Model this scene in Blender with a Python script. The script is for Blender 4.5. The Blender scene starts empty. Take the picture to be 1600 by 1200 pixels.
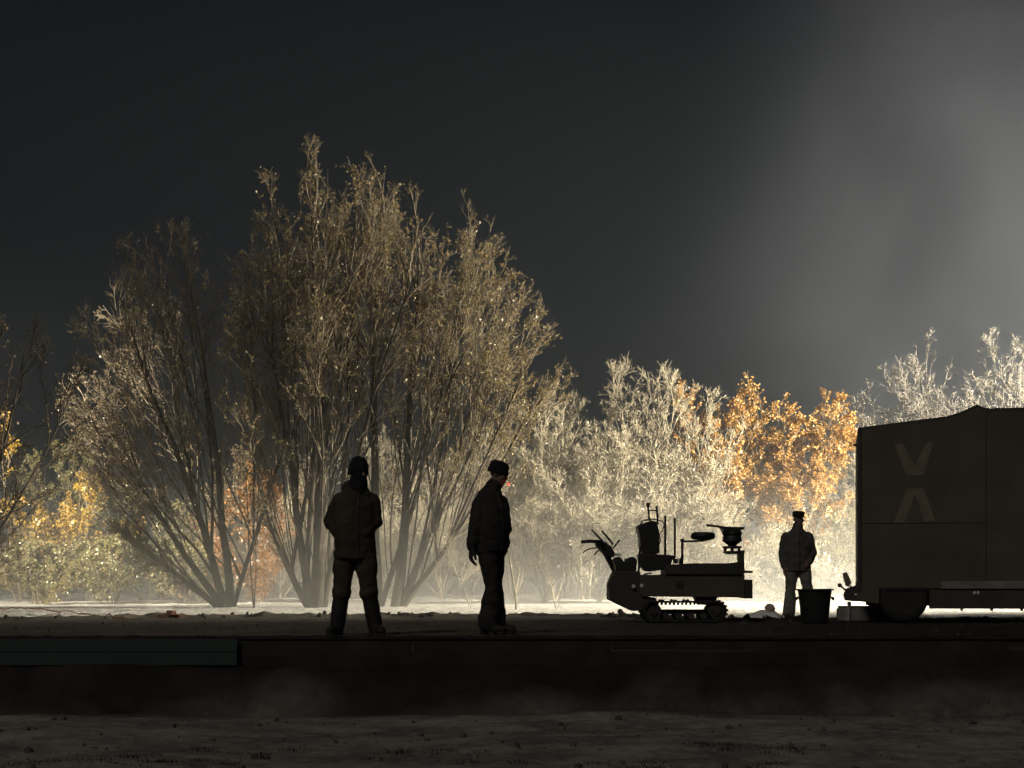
import bpy, bmesh, math, random
import numpy as np
from mathutils import Vector, Matrix, noise as mnoise

# ------------------------------------------------------------------ camera
scene = bpy.context.scene
COL = scene.collection
F = 2400.0            # focal length in photo pixels (photo is 1600 x 1200)
CZ = 0.42             # camera height above the terrace the people stand on
HY = 929.0            # photo row of the horizon
cam_d = bpy.data.cameras.new('camera')
cam = bpy.data.objects.new('camera', cam_d)
COL.objects.link(cam)
cam.location = (0, 0, CZ)
cam.rotation_euler = (math.radians(90), 0, 0)
cam_d.sensor_width = 36
cam_d.lens = 36 * F / 1600
cam_d.shift_y = (HY - 600) / 1600
cam_d.clip_start = 0.1
cam_d.clip_end = 3000
scene.camera = cam

# ------------------------------------------------------------------ world, sun, exposure
SUN_EL, SUN_AZ = math.radians(38), math.radians(205)     # faint glow of the night sky from behind the camera
world = bpy.data.worlds.new('World')
scene.world = world
world.use_nodes = True
wn = world.node_tree
bg = wn.nodes['Background']
sky_n = wn.nodes.new('ShaderNodeTexSky')
sky_n.sky_type = 'NISHITA'
sky_n.sun_disc = False
sky_n.sun_elevation = SUN_EL
sky_n.sun_rotation = SUN_AZ
wn.links.new(sky_n.outputs[0], bg.inputs[0])
bg.inputs[1].default_value = 0.0010

sun_d = bpy.data.lights.new('night_glow', 'SUN')
sun_d.energy = 0.47
sun_d.angle = math.radians(14)
sun_d.color = (1.0, 0.93, 0.84)
sun = bpy.data.objects.new('night_glow', sun_d)
COL.objects.link(sun)
sd = Vector((math.sin(SUN_AZ) * math.cos(SUN_EL), math.cos(SUN_AZ) * math.cos(SUN_EL), math.sin(SUN_EL)))
sun.rotation_euler = sd.to_track_quat('Z', 'Y').to_euler()
sun.location = sd * 50

FLOOD_POS = (29.0, 42.5)      # light mast, outside the frame to the right
ADDED_FLOOD_POS = (-21.0, 31.0)  # added second mast, unseen, to brighten the left shrubs
FLOOD_W = 150000.0             # watts per lamp head
HAZE_DENS = 0.0009
MIST_DENS = 0.040
SMOKE_DENS = 0.085

vs = scene.view_settings
vs.view_transform = 'Standard'
vs.look = 'None'
vs.exposure = 0
vs.gamma = 1
vs.use_curve_mapping = False
cy = scene.cycles
cy.use_denoising = True
cy.use_adaptive_sampling = True
cy.adaptive_threshold = 0.02
cy.max_bounces = 3
cy.diffuse_bounces = 1
cy.glossy_bounces = 1
cy.transmission_bounces = 2
cy.transparent_max_bounces = 4
cy.volume_bounces = 0
cy.volume_step_rate = 3.0
cy.volume_max_steps = 64
cy.sample_clamp_indirect = 3.0
cy.caustics_reflective = False
cy.caustics_refractive = False


def P(px, py, D):
    return Vector(((px - 800) / F * D, D, CZ + (HY - py) / F * D))


# ------------------------------------------------------------------ materials
def mat(name, col, rough=0.8, spec=0.3, metal=0.0, var=0.25, scale=8.0, bump=0.0, bscale=40.0, sheen=0.0):
    m = bpy.data.materials.new(name)
    m.use_nodes = True
    nt = m.node_tree
    b = nt.nodes['Principled BSDF']
    b.inputs['Roughness'].default_value = rough
    b.inputs['Specular IOR Level'].default_value = spec
    b.inputs['Metallic'].default_value = metal
    if sheen:
        b.inputs['Sheen Weight'].default_value = sheen
    tc = nt.nodes.new('ShaderNodeTexCoord')
    n = nt.nodes.new('ShaderNodeTexNoise')
    n.inputs['Scale'].default_value = scale
    n.inputs['Detail'].default_value = 5
    nt.links.new(tc.outputs['Object'], n.inputs['Vector'])
    r = nt.nodes.new('ShaderNodeValToRGB')
    r.color_ramp.elements[0].position = 0.3
    r.color_ramp.elements[1].position = 0.7
    r.color_ramp.elements[0].color = (*[c * (1 - var) for c in col], 1)
    r.color_ramp.elements[1].color = (*[min(1, c * (1 + var)) for c in col], 1)
    nt.links.new(n.outputs[0], r.inputs[0])
    nt.links.new(r.outputs[0], b.inputs['Base Color'])
    if bump:
        n2 = nt.nodes.new('ShaderNodeTexNoise')
        n2.inputs['Scale'].default_value = bscale
        n2.inputs['Detail'].default_value = 4
        nt.links.new(tc.outputs['Object'], n2.inputs['Vector'])
        bp = nt.nodes.new('ShaderNodeBump')
        bp.inputs['Strength'].default_value = bump
        bp.inputs['Distance'].default_value = 0.02
        nt.links.new(n2.outputs[0], bp.inputs['Height'])
        nt.links.new(bp.outputs[0], b.inputs['Normal'])
    return m


def leaf_mat(name, c1, c2, trans=0.35):
    m = bpy.data.materials.new(name)
    m.use_nodes = True
    nt = m.node_tree
    nt.nodes.clear()
    out = nt.nodes.new('ShaderNodeOutputMaterial')
    d = nt.nodes.new('ShaderNodeBsdfDiffuse')
    t = nt.nodes.new('ShaderNodeBsdfTranslucent')
    g = nt.nodes.new('ShaderNodeBsdfGlossy')
    g.inputs['Roughness'].default_value = 0.42
    g.inputs['Color'].default_value = (0.8, 0.8, 0.75, 1)
    mx = nt.nodes.new('ShaderNodeMixShader')
    mx.inputs[0].default_value = trans
    m2 = nt.nodes.new('ShaderNodeMixShader')
    m2.inputs[0].default_value = 0.06
    at = nt.nodes.new('ShaderNodeAttribute')
    at.attribute_name = 'rnd'
    r = nt.nodes.new('ShaderNodeValToRGB')
    r.color_ramp.elements[0].color = (*c1, 1)
    r.color_ramp.elements[1].color = (*c2, 1)
    nt.links.new(at.outputs['Fac'], r.inputs[0])
    nt.links.new(r.outputs[0], d.inputs[0])
    nt.links.new(r.outputs[0], t.inputs[0])
    nt.links.new(d.outputs[0], mx.inputs[1])
    nt.links.new(t.outputs[0], mx.inputs[2])
    nt.links.new(mx.outputs[0], m2.inputs[1])
    nt.links.new(g.outputs[0], m2.inputs[2])
    nt.links.new(m2.outputs[0], out.inputs[0])
    return m


def emit_mat(name, col, strength):
    m = bpy.data.materials.new(name)
    m.use_nodes = True
    b = m.node_tree.nodes['Principled BSDF']
    b.inputs['Base Color'].default_value = (*col, 1)
    b.inputs['Emission Color'].default_value = (*col, 1)
    b.inputs['Emission Strength'].default_value = strength
    return m


M = dict(
    bark=mat('bark', (0.20, 0.165, 0.12), 0.85, 0.2, var=0.35, scale=3, bump=0.6, bscale=18),
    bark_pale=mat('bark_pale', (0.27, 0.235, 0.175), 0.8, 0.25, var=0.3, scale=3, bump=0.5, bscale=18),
    bark_dark=mat('bark_dark', (0.065, 0.053, 0.041), 0.85, 0.2, var=0.35, scale=3, bump=0.6, bscale=18),  # shade of the backlit trunks put into the bark colour
    leaf_olive=leaf_mat('leaf_olive', (0.16, 0.12, 0.045), (0.40, 0.30, 0.12)),
    leaf_brown=leaf_mat('leaf_brown', (0.13, 0.09, 0.045), (0.26, 0.19, 0.10)),
    leaf_orange=leaf_mat('leaf_orange', (0.46, 0.23, 0.055), (0.66, 0.40, 0.13)),
    leaf_rust=leaf_mat('leaf_rust', (0.26, 0.105, 0.025), (0.40, 0.19, 0.05)),
    leaf_yellow=leaf_mat('leaf_yellow', (0.30, 0.18, 0.025), (0.50, 0.32, 0.05)),
    leaf_green=leaf_mat('leaf_green', (0.13, 0.12, 0.045), (0.26, 0.225, 0.09)),
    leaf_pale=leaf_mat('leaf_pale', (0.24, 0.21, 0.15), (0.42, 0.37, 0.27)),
    cloth_black=mat('cloth_black', (0.032, 0.029, 0.028), 0.85, 0.2, var=0.3, bump=0.3, bscale=90),
    cloth_brown=mat('cloth_brown', (0.05, 0.040, 0.030), 0.85, 0.2, var=0.3, bump=0.3, bscale=90),
    cloth_grey=mat('cloth_grey', (0.09, 0.088, 0.076), 0.85, 0.2, var=0.3, bump=0.3, bscale=90),
    cloth_work=mat('cloth_work', (0.15, 0.145, 0.12), 0.85, 0.2, var=0.3, bump=0.3, bscale=90),
    wool=mat('wool', (0.02, 0.02, 0.022), 0.95, 0.1, var=0.3, bump=0.6, bscale=160),
    rubber=mat('rubber', (0.018, 0.017, 0.016), 0.7, 0.35, var=0.4, bump=0.3, bscale=60),
    skin=mat('skin', (0.22, 0.14, 0.11), 0.6, 0.4, var=0.08),
    eye=mat('eye', (0.5, 0.48, 0.45), 0.2, 0.5, var=0.02),
    paint_dark=mat('paint_dark', (0.05, 0.044, 0.033), 0.6, 0.35, var=0.25, scale=3, bump=0.1, bscale=12),
    paint_side=mat('paint_side', (0.082, 0.066, 0.045), 0.62, 0.35, var=0.2, scale=1.6, bump=0.1, bscale=10),
    paint_mark=mat('paint_mark', (0.17, 0.148, 0.105), 0.7, 0.3, var=0.2, scale=5),
    paint_green=mat('paint_green', (0.0045, 0.021, 0.015), 0.6, 0.35, var=0.3, scale=2.5, bump=0.15, bscale=10),
    steel=mat('steel', (0.06, 0.058, 0.055), 0.5, 0.4, metal=0.5, var=0.3, scale=10),
    steel_bright=mat('steel_bright', (0.5, 0.5, 0.48), 0.35, 0.5, metal=0.8, var=0.15),
    plastic=mat('plastic', (0.02, 0.02, 0.019), 0.5, 0.45, var=0.25, scale=12),
    plastic_white=mat('plastic_white', (0.75, 0.74, 0.70), 0.4, 0.4, var=0.06),
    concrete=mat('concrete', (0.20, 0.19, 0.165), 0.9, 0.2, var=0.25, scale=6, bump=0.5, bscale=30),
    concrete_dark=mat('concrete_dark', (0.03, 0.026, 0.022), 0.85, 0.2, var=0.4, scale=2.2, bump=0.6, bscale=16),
    soil=mat('soil', (0.10, 0.088, 0.075), 0.95, 0.15, var=0.45, scale=12, bump=0.8, bscale=30),
    brick=mat('brick', (0.30, 0.17, 0.12), 0.9, 0.2, var=0.25, scale=20, bump=0.4, bscale=40),
    cable=mat('cable', (0.35, 0.10, 0.05), 0.6, 0.3, var=0.15),
    ball=mat('ball', (0.42, 0.30, 0.26), 0.75, 0.3, var=0.2, scale=9, bump=0.4, bscale=20),
    paper=mat('paper', (0.7, 0.66, 0.6), 0.8, 0.2, var=0.05),
    lens=emit_mat('lens', (1.0, 0.95, 0.82), 60.0),
    ember=emit_mat('ember', (1.0, 0.05, 0.03), 3.5),
)


# ------------------------------------------------------------------ helpers
def link(name, me, material=None, parent=None):
    o = bpy.data.objects.new(name, me)
    COL.objects.link(o)
    if material is not None:
        me.materials.clear()
        me.materials.append(M[material] if isinstance(material, str) else material)
    if parent is not None:
        o.parent = parent
    return o


def tag(o, label, cat, group=None):
    o['label'] = label
    o['category'] = cat
    if group:
        o['group'] = group
    return o


def thing(name, label, cat, loc=(0, 0, 0), rz=0.0, group=None):
    o = bpy.data.objects.new(name, None)
    COL.objects.link(o)
    o.location = loc
    o.rotation_euler = (0, 0, rz)
    o.empty_display_size = 0.2
    return tag(o, label, cat, group)


def finish(bm, name, material, parent=None, smooth=False):
    bmesh.ops.recalc_face_normals(bm, faces=bm.faces)
    me = bpy.data.meshes.new(name)
    bm.to_mesh(me)
    bm.free()
    if smooth:
        me.polygons.foreach_set('use_smooth', [True] * len(me.polygons))
    return link(name, me, material, parent)


def array_mesh(name, verts, quads, smooth=True, rnd=None):
    me = bpy.data.meshes.new(name)
    nv, nf = len(verts), len(quads)
    k = quads.shape[1]
    me.vertices.add(nv)
    me.vertices.foreach_set('co', np.ascontiguousarray(verts, np.float32).ravel())
    me.loops.add(nf * k)
    me.loops.foreach_set('vertex_index', np.ascontiguousarray(quads, np.int32).ravel())
    me.polygons.add(nf)
    me.polygons.foreach_set('loop_start', np.arange(0, nf * k, k, dtype=np.int32))
    if smooth:
        me.polygons.foreach_set('use_smooth', np.ones(nf, bool))
    if rnd is not None:
        a = me.attributes.new('rnd', 'FLOAT', 'POINT')
        a.data.foreach_set('value', np.ascontiguousarray(rnd, np.float32))
    me.update()
    me.validate()
    return me


def box(bm, x0, x1, y0, y1, z0, z1, bev=0.0):
    b = bmesh.new()
    bmesh.ops.create_cube(b, size=1)
    for v in b.verts:
        v.co = Vector(((x0 + x1) / 2 + v.co.x * (x1 - x0), (y0 + y1) / 2 + v.co.y * (y1 - y0), (z0 + z1) / 2 + v.co.z * (z1 - z0)))
    if bev:
        bmesh.ops.bevel(b, geom=b.edges[:], offset=bev, segments=2, affect='EDGES', profile=0.6)
    merge(bm, b)


def merge(bm, b):
    me = bpy.data.meshes.new('tmp')
    b.to_mesh(me)
    b.free()
    bm.from_mesh(me)
    bpy.data.meshes.remove(me)


def prism(bm, pts, y0, y1, bev=0.0):
    """outline in x, z extruded from depth y0 to y1"""
    b = bmesh.new()
    a = [b.verts.new((p[0], y0, p[1])) for p in pts]
    c = [b.verts.new((p[0], y1, p[1])) for p in pts]
    n = len(pts)
    b.faces.new(a)
    b.faces.new(c[::-1])
    for i in range(n):
        b.faces.new((a[i], c[i], c[(i + 1) % n], a[(i + 1) % n]))
    bmesh.ops.recalc_face_normals(b, faces=b.faces)
    if bev:
        bmesh.ops.bevel(b, geom=b.edges[:], offset=bev, segments=2, affect='EDGES', profile=0.6)
    merge(bm, b)


def tube(bm, pts, r, seg=10, cap=True):
    pts = [Vector(p) for p in pts]
    rs = r if isinstance(r, (list, tuple)) else [r] * len(pts)
    rings = []
    ref = None
    for i, p in enumerate(pts):
        t = (pts[min(i + 1, len(pts) - 1)] - pts[max(i - 1, 0)]).normalized()
        if ref is None:
            ref = Vector((0, 0, 1)) if abs(t.z) < 0.9 else Vector((1, 0, 0))
        u = (ref - t * ref.dot(t)).normalized()
        ref = u
        w = t.cross(u)
        rings.append([bm.verts.new(p + (u * math.cos(2 * math.pi * k / seg) + w * math.sin(2 * math.pi * k / seg)) * rs[i]) for k in range(seg)])
    for a, c in zip(rings, rings[1:]):
        for k in range(seg):
            bm.faces.new((a[k], a[(k + 1) % seg], c[(k + 1) % seg], c[k]))
    if cap:
        bm.faces.new(rings[0][::-1])
        bm.faces.new(rings[-1])


def lathe(bm, prof, center, axis='Z', seg=28, rim=None):
    """prof: list of (r, h)"""
    c = Vector(center)
    rings = []
    for r, h in prof:
        ring = []
        for k in range(seg):
            a = 2 * math.pi * k / seg
            if axis == 'Z':
                v = Vector((r * math.cos(a), r * math.sin(a), h))
            elif axis == 'Y':
                v = Vector((r * math.cos(a), h, r * math.sin(a)))
            else:
                v = Vector((h, r * math.cos(a), r * math.sin(a)))
            ring.append(bm.verts.new(c + v))
        rings.append(ring)
    for a, b in zip(rings, rings[1:]):
        for k in range(seg):
            bm.faces.new((a[k], a[(k + 1) % seg], b[(k + 1) % seg], b[k]))
    bm.faces.new(rings[0][::-1])
    bm.faces.new(rings[-1])


def ellip(bm, c, r, rot=None, u=16, v=10):
    mtx = Matrix.Translation(Vector(c)) @ (rot.to_4x4() if rot else Matrix.Identity(4)) @ Matrix.Diagonal((*r, 1))
    bmesh.ops.create_uvsphere(bm, u_segments=u, v_segments=v, radius=1, matrix=mtx)


# ------------------------------------------------------------------ terrain
def fbm(x, y, s, o=4, seed=0.0):
    return mnoise.fractal(Vector((x * s + seed, y * s - seed * 0.7, seed * 1.3)), 1.0, 2.0, o)


def boundary(x):
    """depth at which the snow begins"""
    b = 29.0
    x = max(-60.0, min(60.0, x))
    b += -5.0 / (1 + math.exp(-(x - 2.7) * 3.0))           # comes nearer on the right
    b += -5.2 / (1 + math.exp((x + 7.3) * 1.2))            # and at the far left
    b += 0.9 * fbm(x, 0, 0.5, 4, 3.1)
    return b


def ground_z(x, D):
    front = 15.45
    if D < front:                                   # the lower ground before the terrace
        low = -0.74 + 0.06 * fbm(x, D, 0.35, 3, 1.0) + 0.03 * fbm(x, D * 2.5, 0.9, 4, 5.0)
        foot = 14.95 + 0.35 * fbm(x, 0, 0.35, 2, 9.0)
        if D > foot:
            t = min(1, (D - foot) / max(0.05, 15.3 - foot))
            low = low * (1 - t) + (-0.30 + 0.03 * fbm(x, D, 1.2, 3, 2.0)) * t
        return low
    t = min(1, max(0, (D - 15.55) / 0.6))
    z = t * (0.010 * fbm(x, D, 0.8, 3, 2.2) + 0.014 * fbm(x, D, 3.0, 4, 7.0))
    b = boundary(x)
    w = math.exp(-((D - b + 0.25) / 0.30) ** 2)
    z += w * (0.055 + 0.075 * max(0, fbm(x, D, 2.6, 3, 4.4)) + 0.03 * fbm(x, D, 7.0, 3, 8.4))
    if D > b:
        k = min(1, (D - b) / 4)
        z += 0.035 * fbm(x, D, 1.8, 4, 6.0) * (1 if x > 3.0 or x < -8 else 0.35)
        z += k * 0.012 * fbm(x, D, 6.0, 3, 1.5)
    if D > 32:                                       # gentle rise to the wood
        s = min(1, (D - 32) / 16)
        z += s * s * (3 - 2 * s) * 0.16
        if D > 46:
            z += min(1.0, (D - 46) / 14) * 0.25 * (0.6 + fbm(x, D, 0.25, 3, 2.7))
    return z


def lines(*segs):
    out = []
    for a, b, s in segs:
        n = max(1, int(round((b - a) / s)))
        out += [a + (b - a) * i / n for i in range(n)]
    return out


ys = lines((-30, 2, 8), (2, 9, 0.5), (9, 14.6, 0.09), (14.6, 15.44, 0.05)) + [15.44, 15.46]
ys += lines((15.6, 22, 0.13), (22, 31.5, 0.075), (31.5, 40, 0.3), (40, 70, 1.2)) + [70, 80, 95, 120, 170, 260, 420, 700, 1200]
xs = [-1200, -600, -300, -150, -80, -50] + lines((-35, -11, 0.6), (-11, 11, 0.075), (11, 35, 0.6)) + [35, 50, 80, 150, 300, 600, 1200]
V = np.zeros((len(ys), len(xs), 3), np.float32)
SN = np.zeros((len(ys), len(xs)), np.float32)
bl = [boundary(x) for x in xs]
for j, D in enumerate(ys):
    for i, x in enumerate(xs):
        V[j, i] = (x, D, ground_z(x, D))
        d = D - bl[i] + 0.12
        SN[j, i] = min(1, max(0, d / 0.16))
NY, NX = len(ys), len(xs)
ii = np.arange(NY * NX).reshape(NY, NX)
Q = np.stack([ii[:-1, :-1], ii[:-1, 1:], ii[1:, 1:], ii[1:, :-1]], -1).reshape(-1, 4)
gme = array_mesh('ground', V.reshape(-1, 3), Q)
ga = gme.attributes.new('snow', 'FLOAT', 'POINT')
ga.data.foreach_set('value', SN.ravel())


def ground_material():
    m = bpy.data.materials.new('ground')
    m.use_nodes = True
    nt = m.node_tree
    L = nt.links.new
    b = nt.nodes['Principled BSDF']
    b.inputs['Specular IOR Level'].default_value = 0.25
    geo = nt.nodes.new('ShaderNodeNewGeometry')

    def nz(scale, det=6):
        n = nt.nodes.new('ShaderNodeTexNoise')
        n.inputs['Scale'].default_value = scale
        n.inputs['Detail'].default_value = det
        L(geo.outputs['Position'], n.inputs['Vector'])
        return n

    def ramp(src, p0, p1, c0, c1):
        r = nt.nodes.new('ShaderNodeValToRGB')
        r.color_ramp.elements[0].position, r.color_ramp.elements[1].position = p0, p1
        r.color_ramp.elements[0].color, r.color_ramp.elements[1].color = (*c0, 1), (*c1, 1)
        L(src, r.inputs[0])
        return r

    def mix(f, a, c):
        x = nt.nodes.new('ShaderNodeMix')
        x.data_type = 'RGBA'
        L(f, x.inputs['Factor'])
        L(a, x.inputs['A'])
        L(c, x.inputs['B'])
        return x.outputs['Result']

    mud = ramp(nz(1.1).outputs[0], 0.35, 0.7, (0.09, 0.076, 0.06), (0.24, 0.21, 0.17))
    mud2 = ramp(nz(14).outputs[0], 0.3, 0.75, (0.06, 0.05, 0.042), (0.27, 0.24, 0.20))
    soil = mix(nz(5).outputs[0], mud.outputs[0], mud2.outputs[0])
    # dry pale earth on the low ground before the bank, darker earth on the bank itself
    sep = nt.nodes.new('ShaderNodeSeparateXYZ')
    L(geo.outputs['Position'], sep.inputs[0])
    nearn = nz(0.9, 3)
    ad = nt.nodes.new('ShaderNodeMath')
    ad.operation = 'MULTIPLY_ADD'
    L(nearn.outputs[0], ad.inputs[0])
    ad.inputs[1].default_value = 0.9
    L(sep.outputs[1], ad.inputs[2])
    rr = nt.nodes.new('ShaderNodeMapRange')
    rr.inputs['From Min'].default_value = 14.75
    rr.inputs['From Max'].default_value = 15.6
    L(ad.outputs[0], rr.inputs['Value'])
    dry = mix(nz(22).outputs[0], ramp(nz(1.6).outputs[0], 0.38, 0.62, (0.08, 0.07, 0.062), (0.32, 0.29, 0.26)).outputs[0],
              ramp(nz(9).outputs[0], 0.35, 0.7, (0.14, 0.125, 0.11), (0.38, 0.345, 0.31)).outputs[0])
    dark_earth = ramp(nz(2.2).outputs[0], 0.35, 0.75, (0.014, 0.010, 0.009), (0.036, 0.027, 0.024))
    front = mix(rr.outputs[0], dry, dark_earth.outputs[0])
    ter = nt.nodes.new('ShaderNodeMath')
    ter.operation = 'GREATER_THAN'
    ter.inputs[1].default_value = 15.45
    L(sep.outputs[1], ter.inputs[0])
    # shade over the right of the terrace is put into the soil colour
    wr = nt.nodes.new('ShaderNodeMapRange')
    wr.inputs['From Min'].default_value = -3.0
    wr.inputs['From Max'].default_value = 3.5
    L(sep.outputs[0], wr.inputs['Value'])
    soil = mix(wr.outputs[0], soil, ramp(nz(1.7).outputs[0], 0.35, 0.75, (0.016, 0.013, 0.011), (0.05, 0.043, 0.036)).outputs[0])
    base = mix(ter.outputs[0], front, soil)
    snowc = ramp(nz(9).outputs[0], 0.36, 0.55, (0.32, 0.28, 0.24), (0.83, 0.82, 0.79))
    # thin snow near the edge lets the soil show
    at = nt.nodes.new('ShaderNodeAttribute')
    at.attribute_name = 'snow'
    sub = nt.nodes.new('ShaderNodeMath')
    sub.operation = 'MULTIPLY_ADD'
    L(nz(4.5).outputs[0], sub.inputs[0])
    sub.inputs[1].default_value = -0.9
    L(at.outputs['Fac'], sub.inputs[2])
    sm = nt.nodes.new('ShaderNodeMapRange')
    sm.inputs['From Min'].default_value = 0.28
    sm.inputs['From Max'].default_value = 0.46
    L(sub.outputs[0], sm.inputs['Value'])
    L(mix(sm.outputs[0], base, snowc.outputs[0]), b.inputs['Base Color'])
    b.inputs['Roughness'].default_value = 0.85
    bp = nt.nodes.new('ShaderNodeBump')
    bp.inputs['Strength'].default_value = 0.7
    bp.inputs['Distance'].default_value = 0.03
    L(nz(16).outputs[0], bp.inputs['Height'])
    L(bp.outputs[0], b.inputs['Normal'])
    return m


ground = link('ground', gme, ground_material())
ground['kind'] = 'structure'

# low retaining wall holding the terrace, cast in panels
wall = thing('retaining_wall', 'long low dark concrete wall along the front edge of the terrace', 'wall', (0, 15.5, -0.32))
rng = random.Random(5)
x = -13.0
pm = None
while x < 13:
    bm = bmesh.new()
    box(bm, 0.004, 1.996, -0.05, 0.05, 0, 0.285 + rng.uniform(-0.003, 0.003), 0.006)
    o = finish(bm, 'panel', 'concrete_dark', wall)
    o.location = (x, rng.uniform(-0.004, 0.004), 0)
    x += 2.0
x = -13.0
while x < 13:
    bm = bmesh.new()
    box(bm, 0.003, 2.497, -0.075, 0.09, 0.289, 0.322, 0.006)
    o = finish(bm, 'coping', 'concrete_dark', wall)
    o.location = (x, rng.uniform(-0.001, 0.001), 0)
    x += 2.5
# loose earth lying on the coping (uncountable)
ev, eq, off = [], [], 0
er = np.random.default_rng(4)
eb = bmesh.new()
bmesh.ops.create_icosphere(eb, subdivisions=2, radius=1)
e_v = np.array([v.co[:] for v in eb.verts])
e_f = np.array([[v.index for v in f.verts] for f in eb.faces])
eb.free()
for k in range(330):
    X = er.uniform(-6.5, 6.5)
    if fbm(X, 0, 0.8, 3, 31.0) < er.uniform(-0.35, 0.5):
        continue
    w = er.uniform(0.02, 0.16)
    hgt = er.uniform(0.003, 0.013)
    c = np.array([X, 15.505 + er.uniform(-0.05, 0.05), 0.0])
    p = e_v * np.array([w * 0.7, 0.05, hgt]) * er.uniform(0.8, 1.2, (len(e_v), 1)) + c
    ev.append(p)
    eq.append(e_f + off)
    off += len(p)
o = link('loose_earth', array_mesh('loose_earth', np.concatenate(ev), np.concatenate(eq)), 'concrete_dark')
o['kind'] = 'stuff'
o['label'] = 'loose dark earth lying on top of the low wall'
o['category'] = 'earth'
# green board against the wall
gb = thing('green_board', 'dark green board leaning against the wall at the left edge', 'board', (-8.0, 15.36, -0.31))
for k in range(2):
    bm = bmesh.new()
    box(bm, 0, 5.25, -0.018, 0.0, 0.02 + k * 0.135, 0.02 + k * 0.135 + 0.130, 0.004)
    o = finish(bm, 'plank', 'paint_green', gb)
    o.rotation_euler = (math.radians(-8), 0, 0)
for bx in (2.5, 4.9):
    bm = bmesh.new()
    box(bm, bx, bx + 0.08, 0.003, 0.022, 0.03, 0.27, 0.003)
    finish(bm, 'batten', 'paint_green', gb).rotation_euler = (math.radians(-8), 0, 0)


# ------------------------------------------------------------------ trees
def unit(a):
    return a / np.maximum(1e-9, np.linalg.norm(a, axis=-1, keepdims=True))


def grow(rng, start, dirs, lengths, nseg, wob, up):
    B = len(start)
    pts = np.zeros((B, nseg + 1, 3))
    pts[:, 0] = start
    d = unit(dirs)
    for s in range(nseg):
        pts[:, s + 1] = pts[:, s] + d * (lengths / nseg)[:, None]
        d = d + rng.normal(0, wob, (B, 3))
        d[:, 2] += up
        d = unit(d)
    return pts


def children(rng, pts, n, t0, t1, ang, ratio, env, nseg, wob, up, lmin=0.12, lmax=9.0):
    """n children for every parent polyline"""
    B, N, _ = pts.shape
    idx = np.repeat(np.arange(B), n)
    t = t0 + (t1 - t0) * rng.random(len(idx)) ** 0.65
    f = t * (N - 1)
    i = np.minimum(f.astype(int), N - 2)
    w = (f - i)[:, None]
    p = pts[idx, i] * (1 - w) + pts[idx, i + 1] * w
    tan = unit(pts[idx, i + 1] - pts[idx, i])
    plen = np.linalg.norm(np.diff(pts, axis=1), axis=2).sum(1)[idx]
    r = unit(rng.normal(0, 1, p.shape))
    perp = unit(r - tan * (r * tan).sum(1, keepdims=True))
    a = np.radians(rng.normal(ang, ang * 0.28, len(idx)))[:, None]
    d = tan * np.cos(a) + perp * np.sin(a)
    L = np.clip(plen * ratio * (1.1 - 0.6 * t) * rng.uniform(0.55, 1.25, len(idx)), lmin, lmax)
    if env is not None:
        for _ in range(4):
            out = ~env(p + d * L[:, None])
            L = np.where(out, L * 0.6, L)
        keep = env(p) & (L > lmin * 0.6)
        p, d, L, idx = p[keep], d[keep], L[keep], idx[keep]
    return grow(rng, p, d, L, nseg, wob, up), idx


def tubes(pts, r0, r1, sides):
    """arrays of tubes -> verts, quads"""
    B, N, _ = pts.shape
    t = np.gradient(pts, axis=1)
    t = unit(t)
    ref = np.where(np.abs(t[:, :1, 2:3]) < 0.8, np.array([0, 0, 1.0]), np.array([1.0, 0, 0]))
    u = unit(np.cross(t, np.broadcast_to(ref, t.shape)))
    v = np.cross(t, u)
    f = np.linspace(0, 1, N)[None, :]
    r = r0[:, None] * (1 - f) + r1[:, None] * f
    ph = 2 * np.pi * np.arange(sides) / sides
    ring = u[:, :, None, :] * np.cos(ph)[None, None, :, None] + v[:, :, None, :] * np.sin(ph)[None, None, :, None]
    vs_ = pts[:, :, None, :] + ring * r[:, :, None, None]
    base = np.arange(B * N * sides).reshape(B, N, sides)
    nxt = np.roll(base, -1, axis=2)
    q = np.stack([base[:, :-1], nxt[:, :-1], nxt[:, 1:], base[:, 1:]], -1).reshape(-1, 4)
    return vs_.reshape(-1, 3), q


def join(parts):
    vs_, qs, o = [], [], 0
    for v, q in parts:
        vs_.append(v)
        qs.append(q + o)
        o += len(v)
    return np.concatenate(vs_), np.concatenate(qs)


def leaves(rng, pos, size, droop=0.3):
    n = len(pos)
    a = unit(rng.normal(0, 1, (n, 3)) + np.array([0, 0, -droop]))
    r = unit(rng.normal(0, 1, (n, 3)))
    b = unit(np.cross(a, r))
    nrm = np.cross(a, b)
    s = size * rng.uniform(0.6, 1.35, n)[:, None]
    v = np.stack([pos, pos + a * s * 0.55 + b * s * 0.34 + nrm * s * 0.10, pos + a * s, pos + a * s * 0.5 - b * s * 0.34 + nrm * s * 0.10], 1).reshape(-1, 3)
    q = np.arange(4 * n).reshape(n, 4)
    return v, q, np.repeat(rng.random(n), 4)


def egg(h, w, z0=0.0, low=0.0, belly=0.55, lean=0.0, cone=0.0):
    """crown envelope: height h, half-width w at height belly*h"""
    def f(p):
        z = (p[:, 2] - z0) / (h - z0)
        k = np.where(z < belly, low + (1 - low) * np.sin(np.clip(z / belly, 0, 1) * np.pi / 2), (np.clip(1 - (z - belly) / (1 - belly), 0, 1) ** cone if cone else np.sqrt(np.clip(1 - ((z - belly) / (1 - belly)) ** 2, 0, 1))))
        rad = np.sqrt((p[:, 0] - lean * p[:, 2]) ** 2 + p[:, 1] ** 2)
        return (rad < w * k + 0.15) & (z < 1.0) & (p[:, 2] > z0)
    return f


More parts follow.
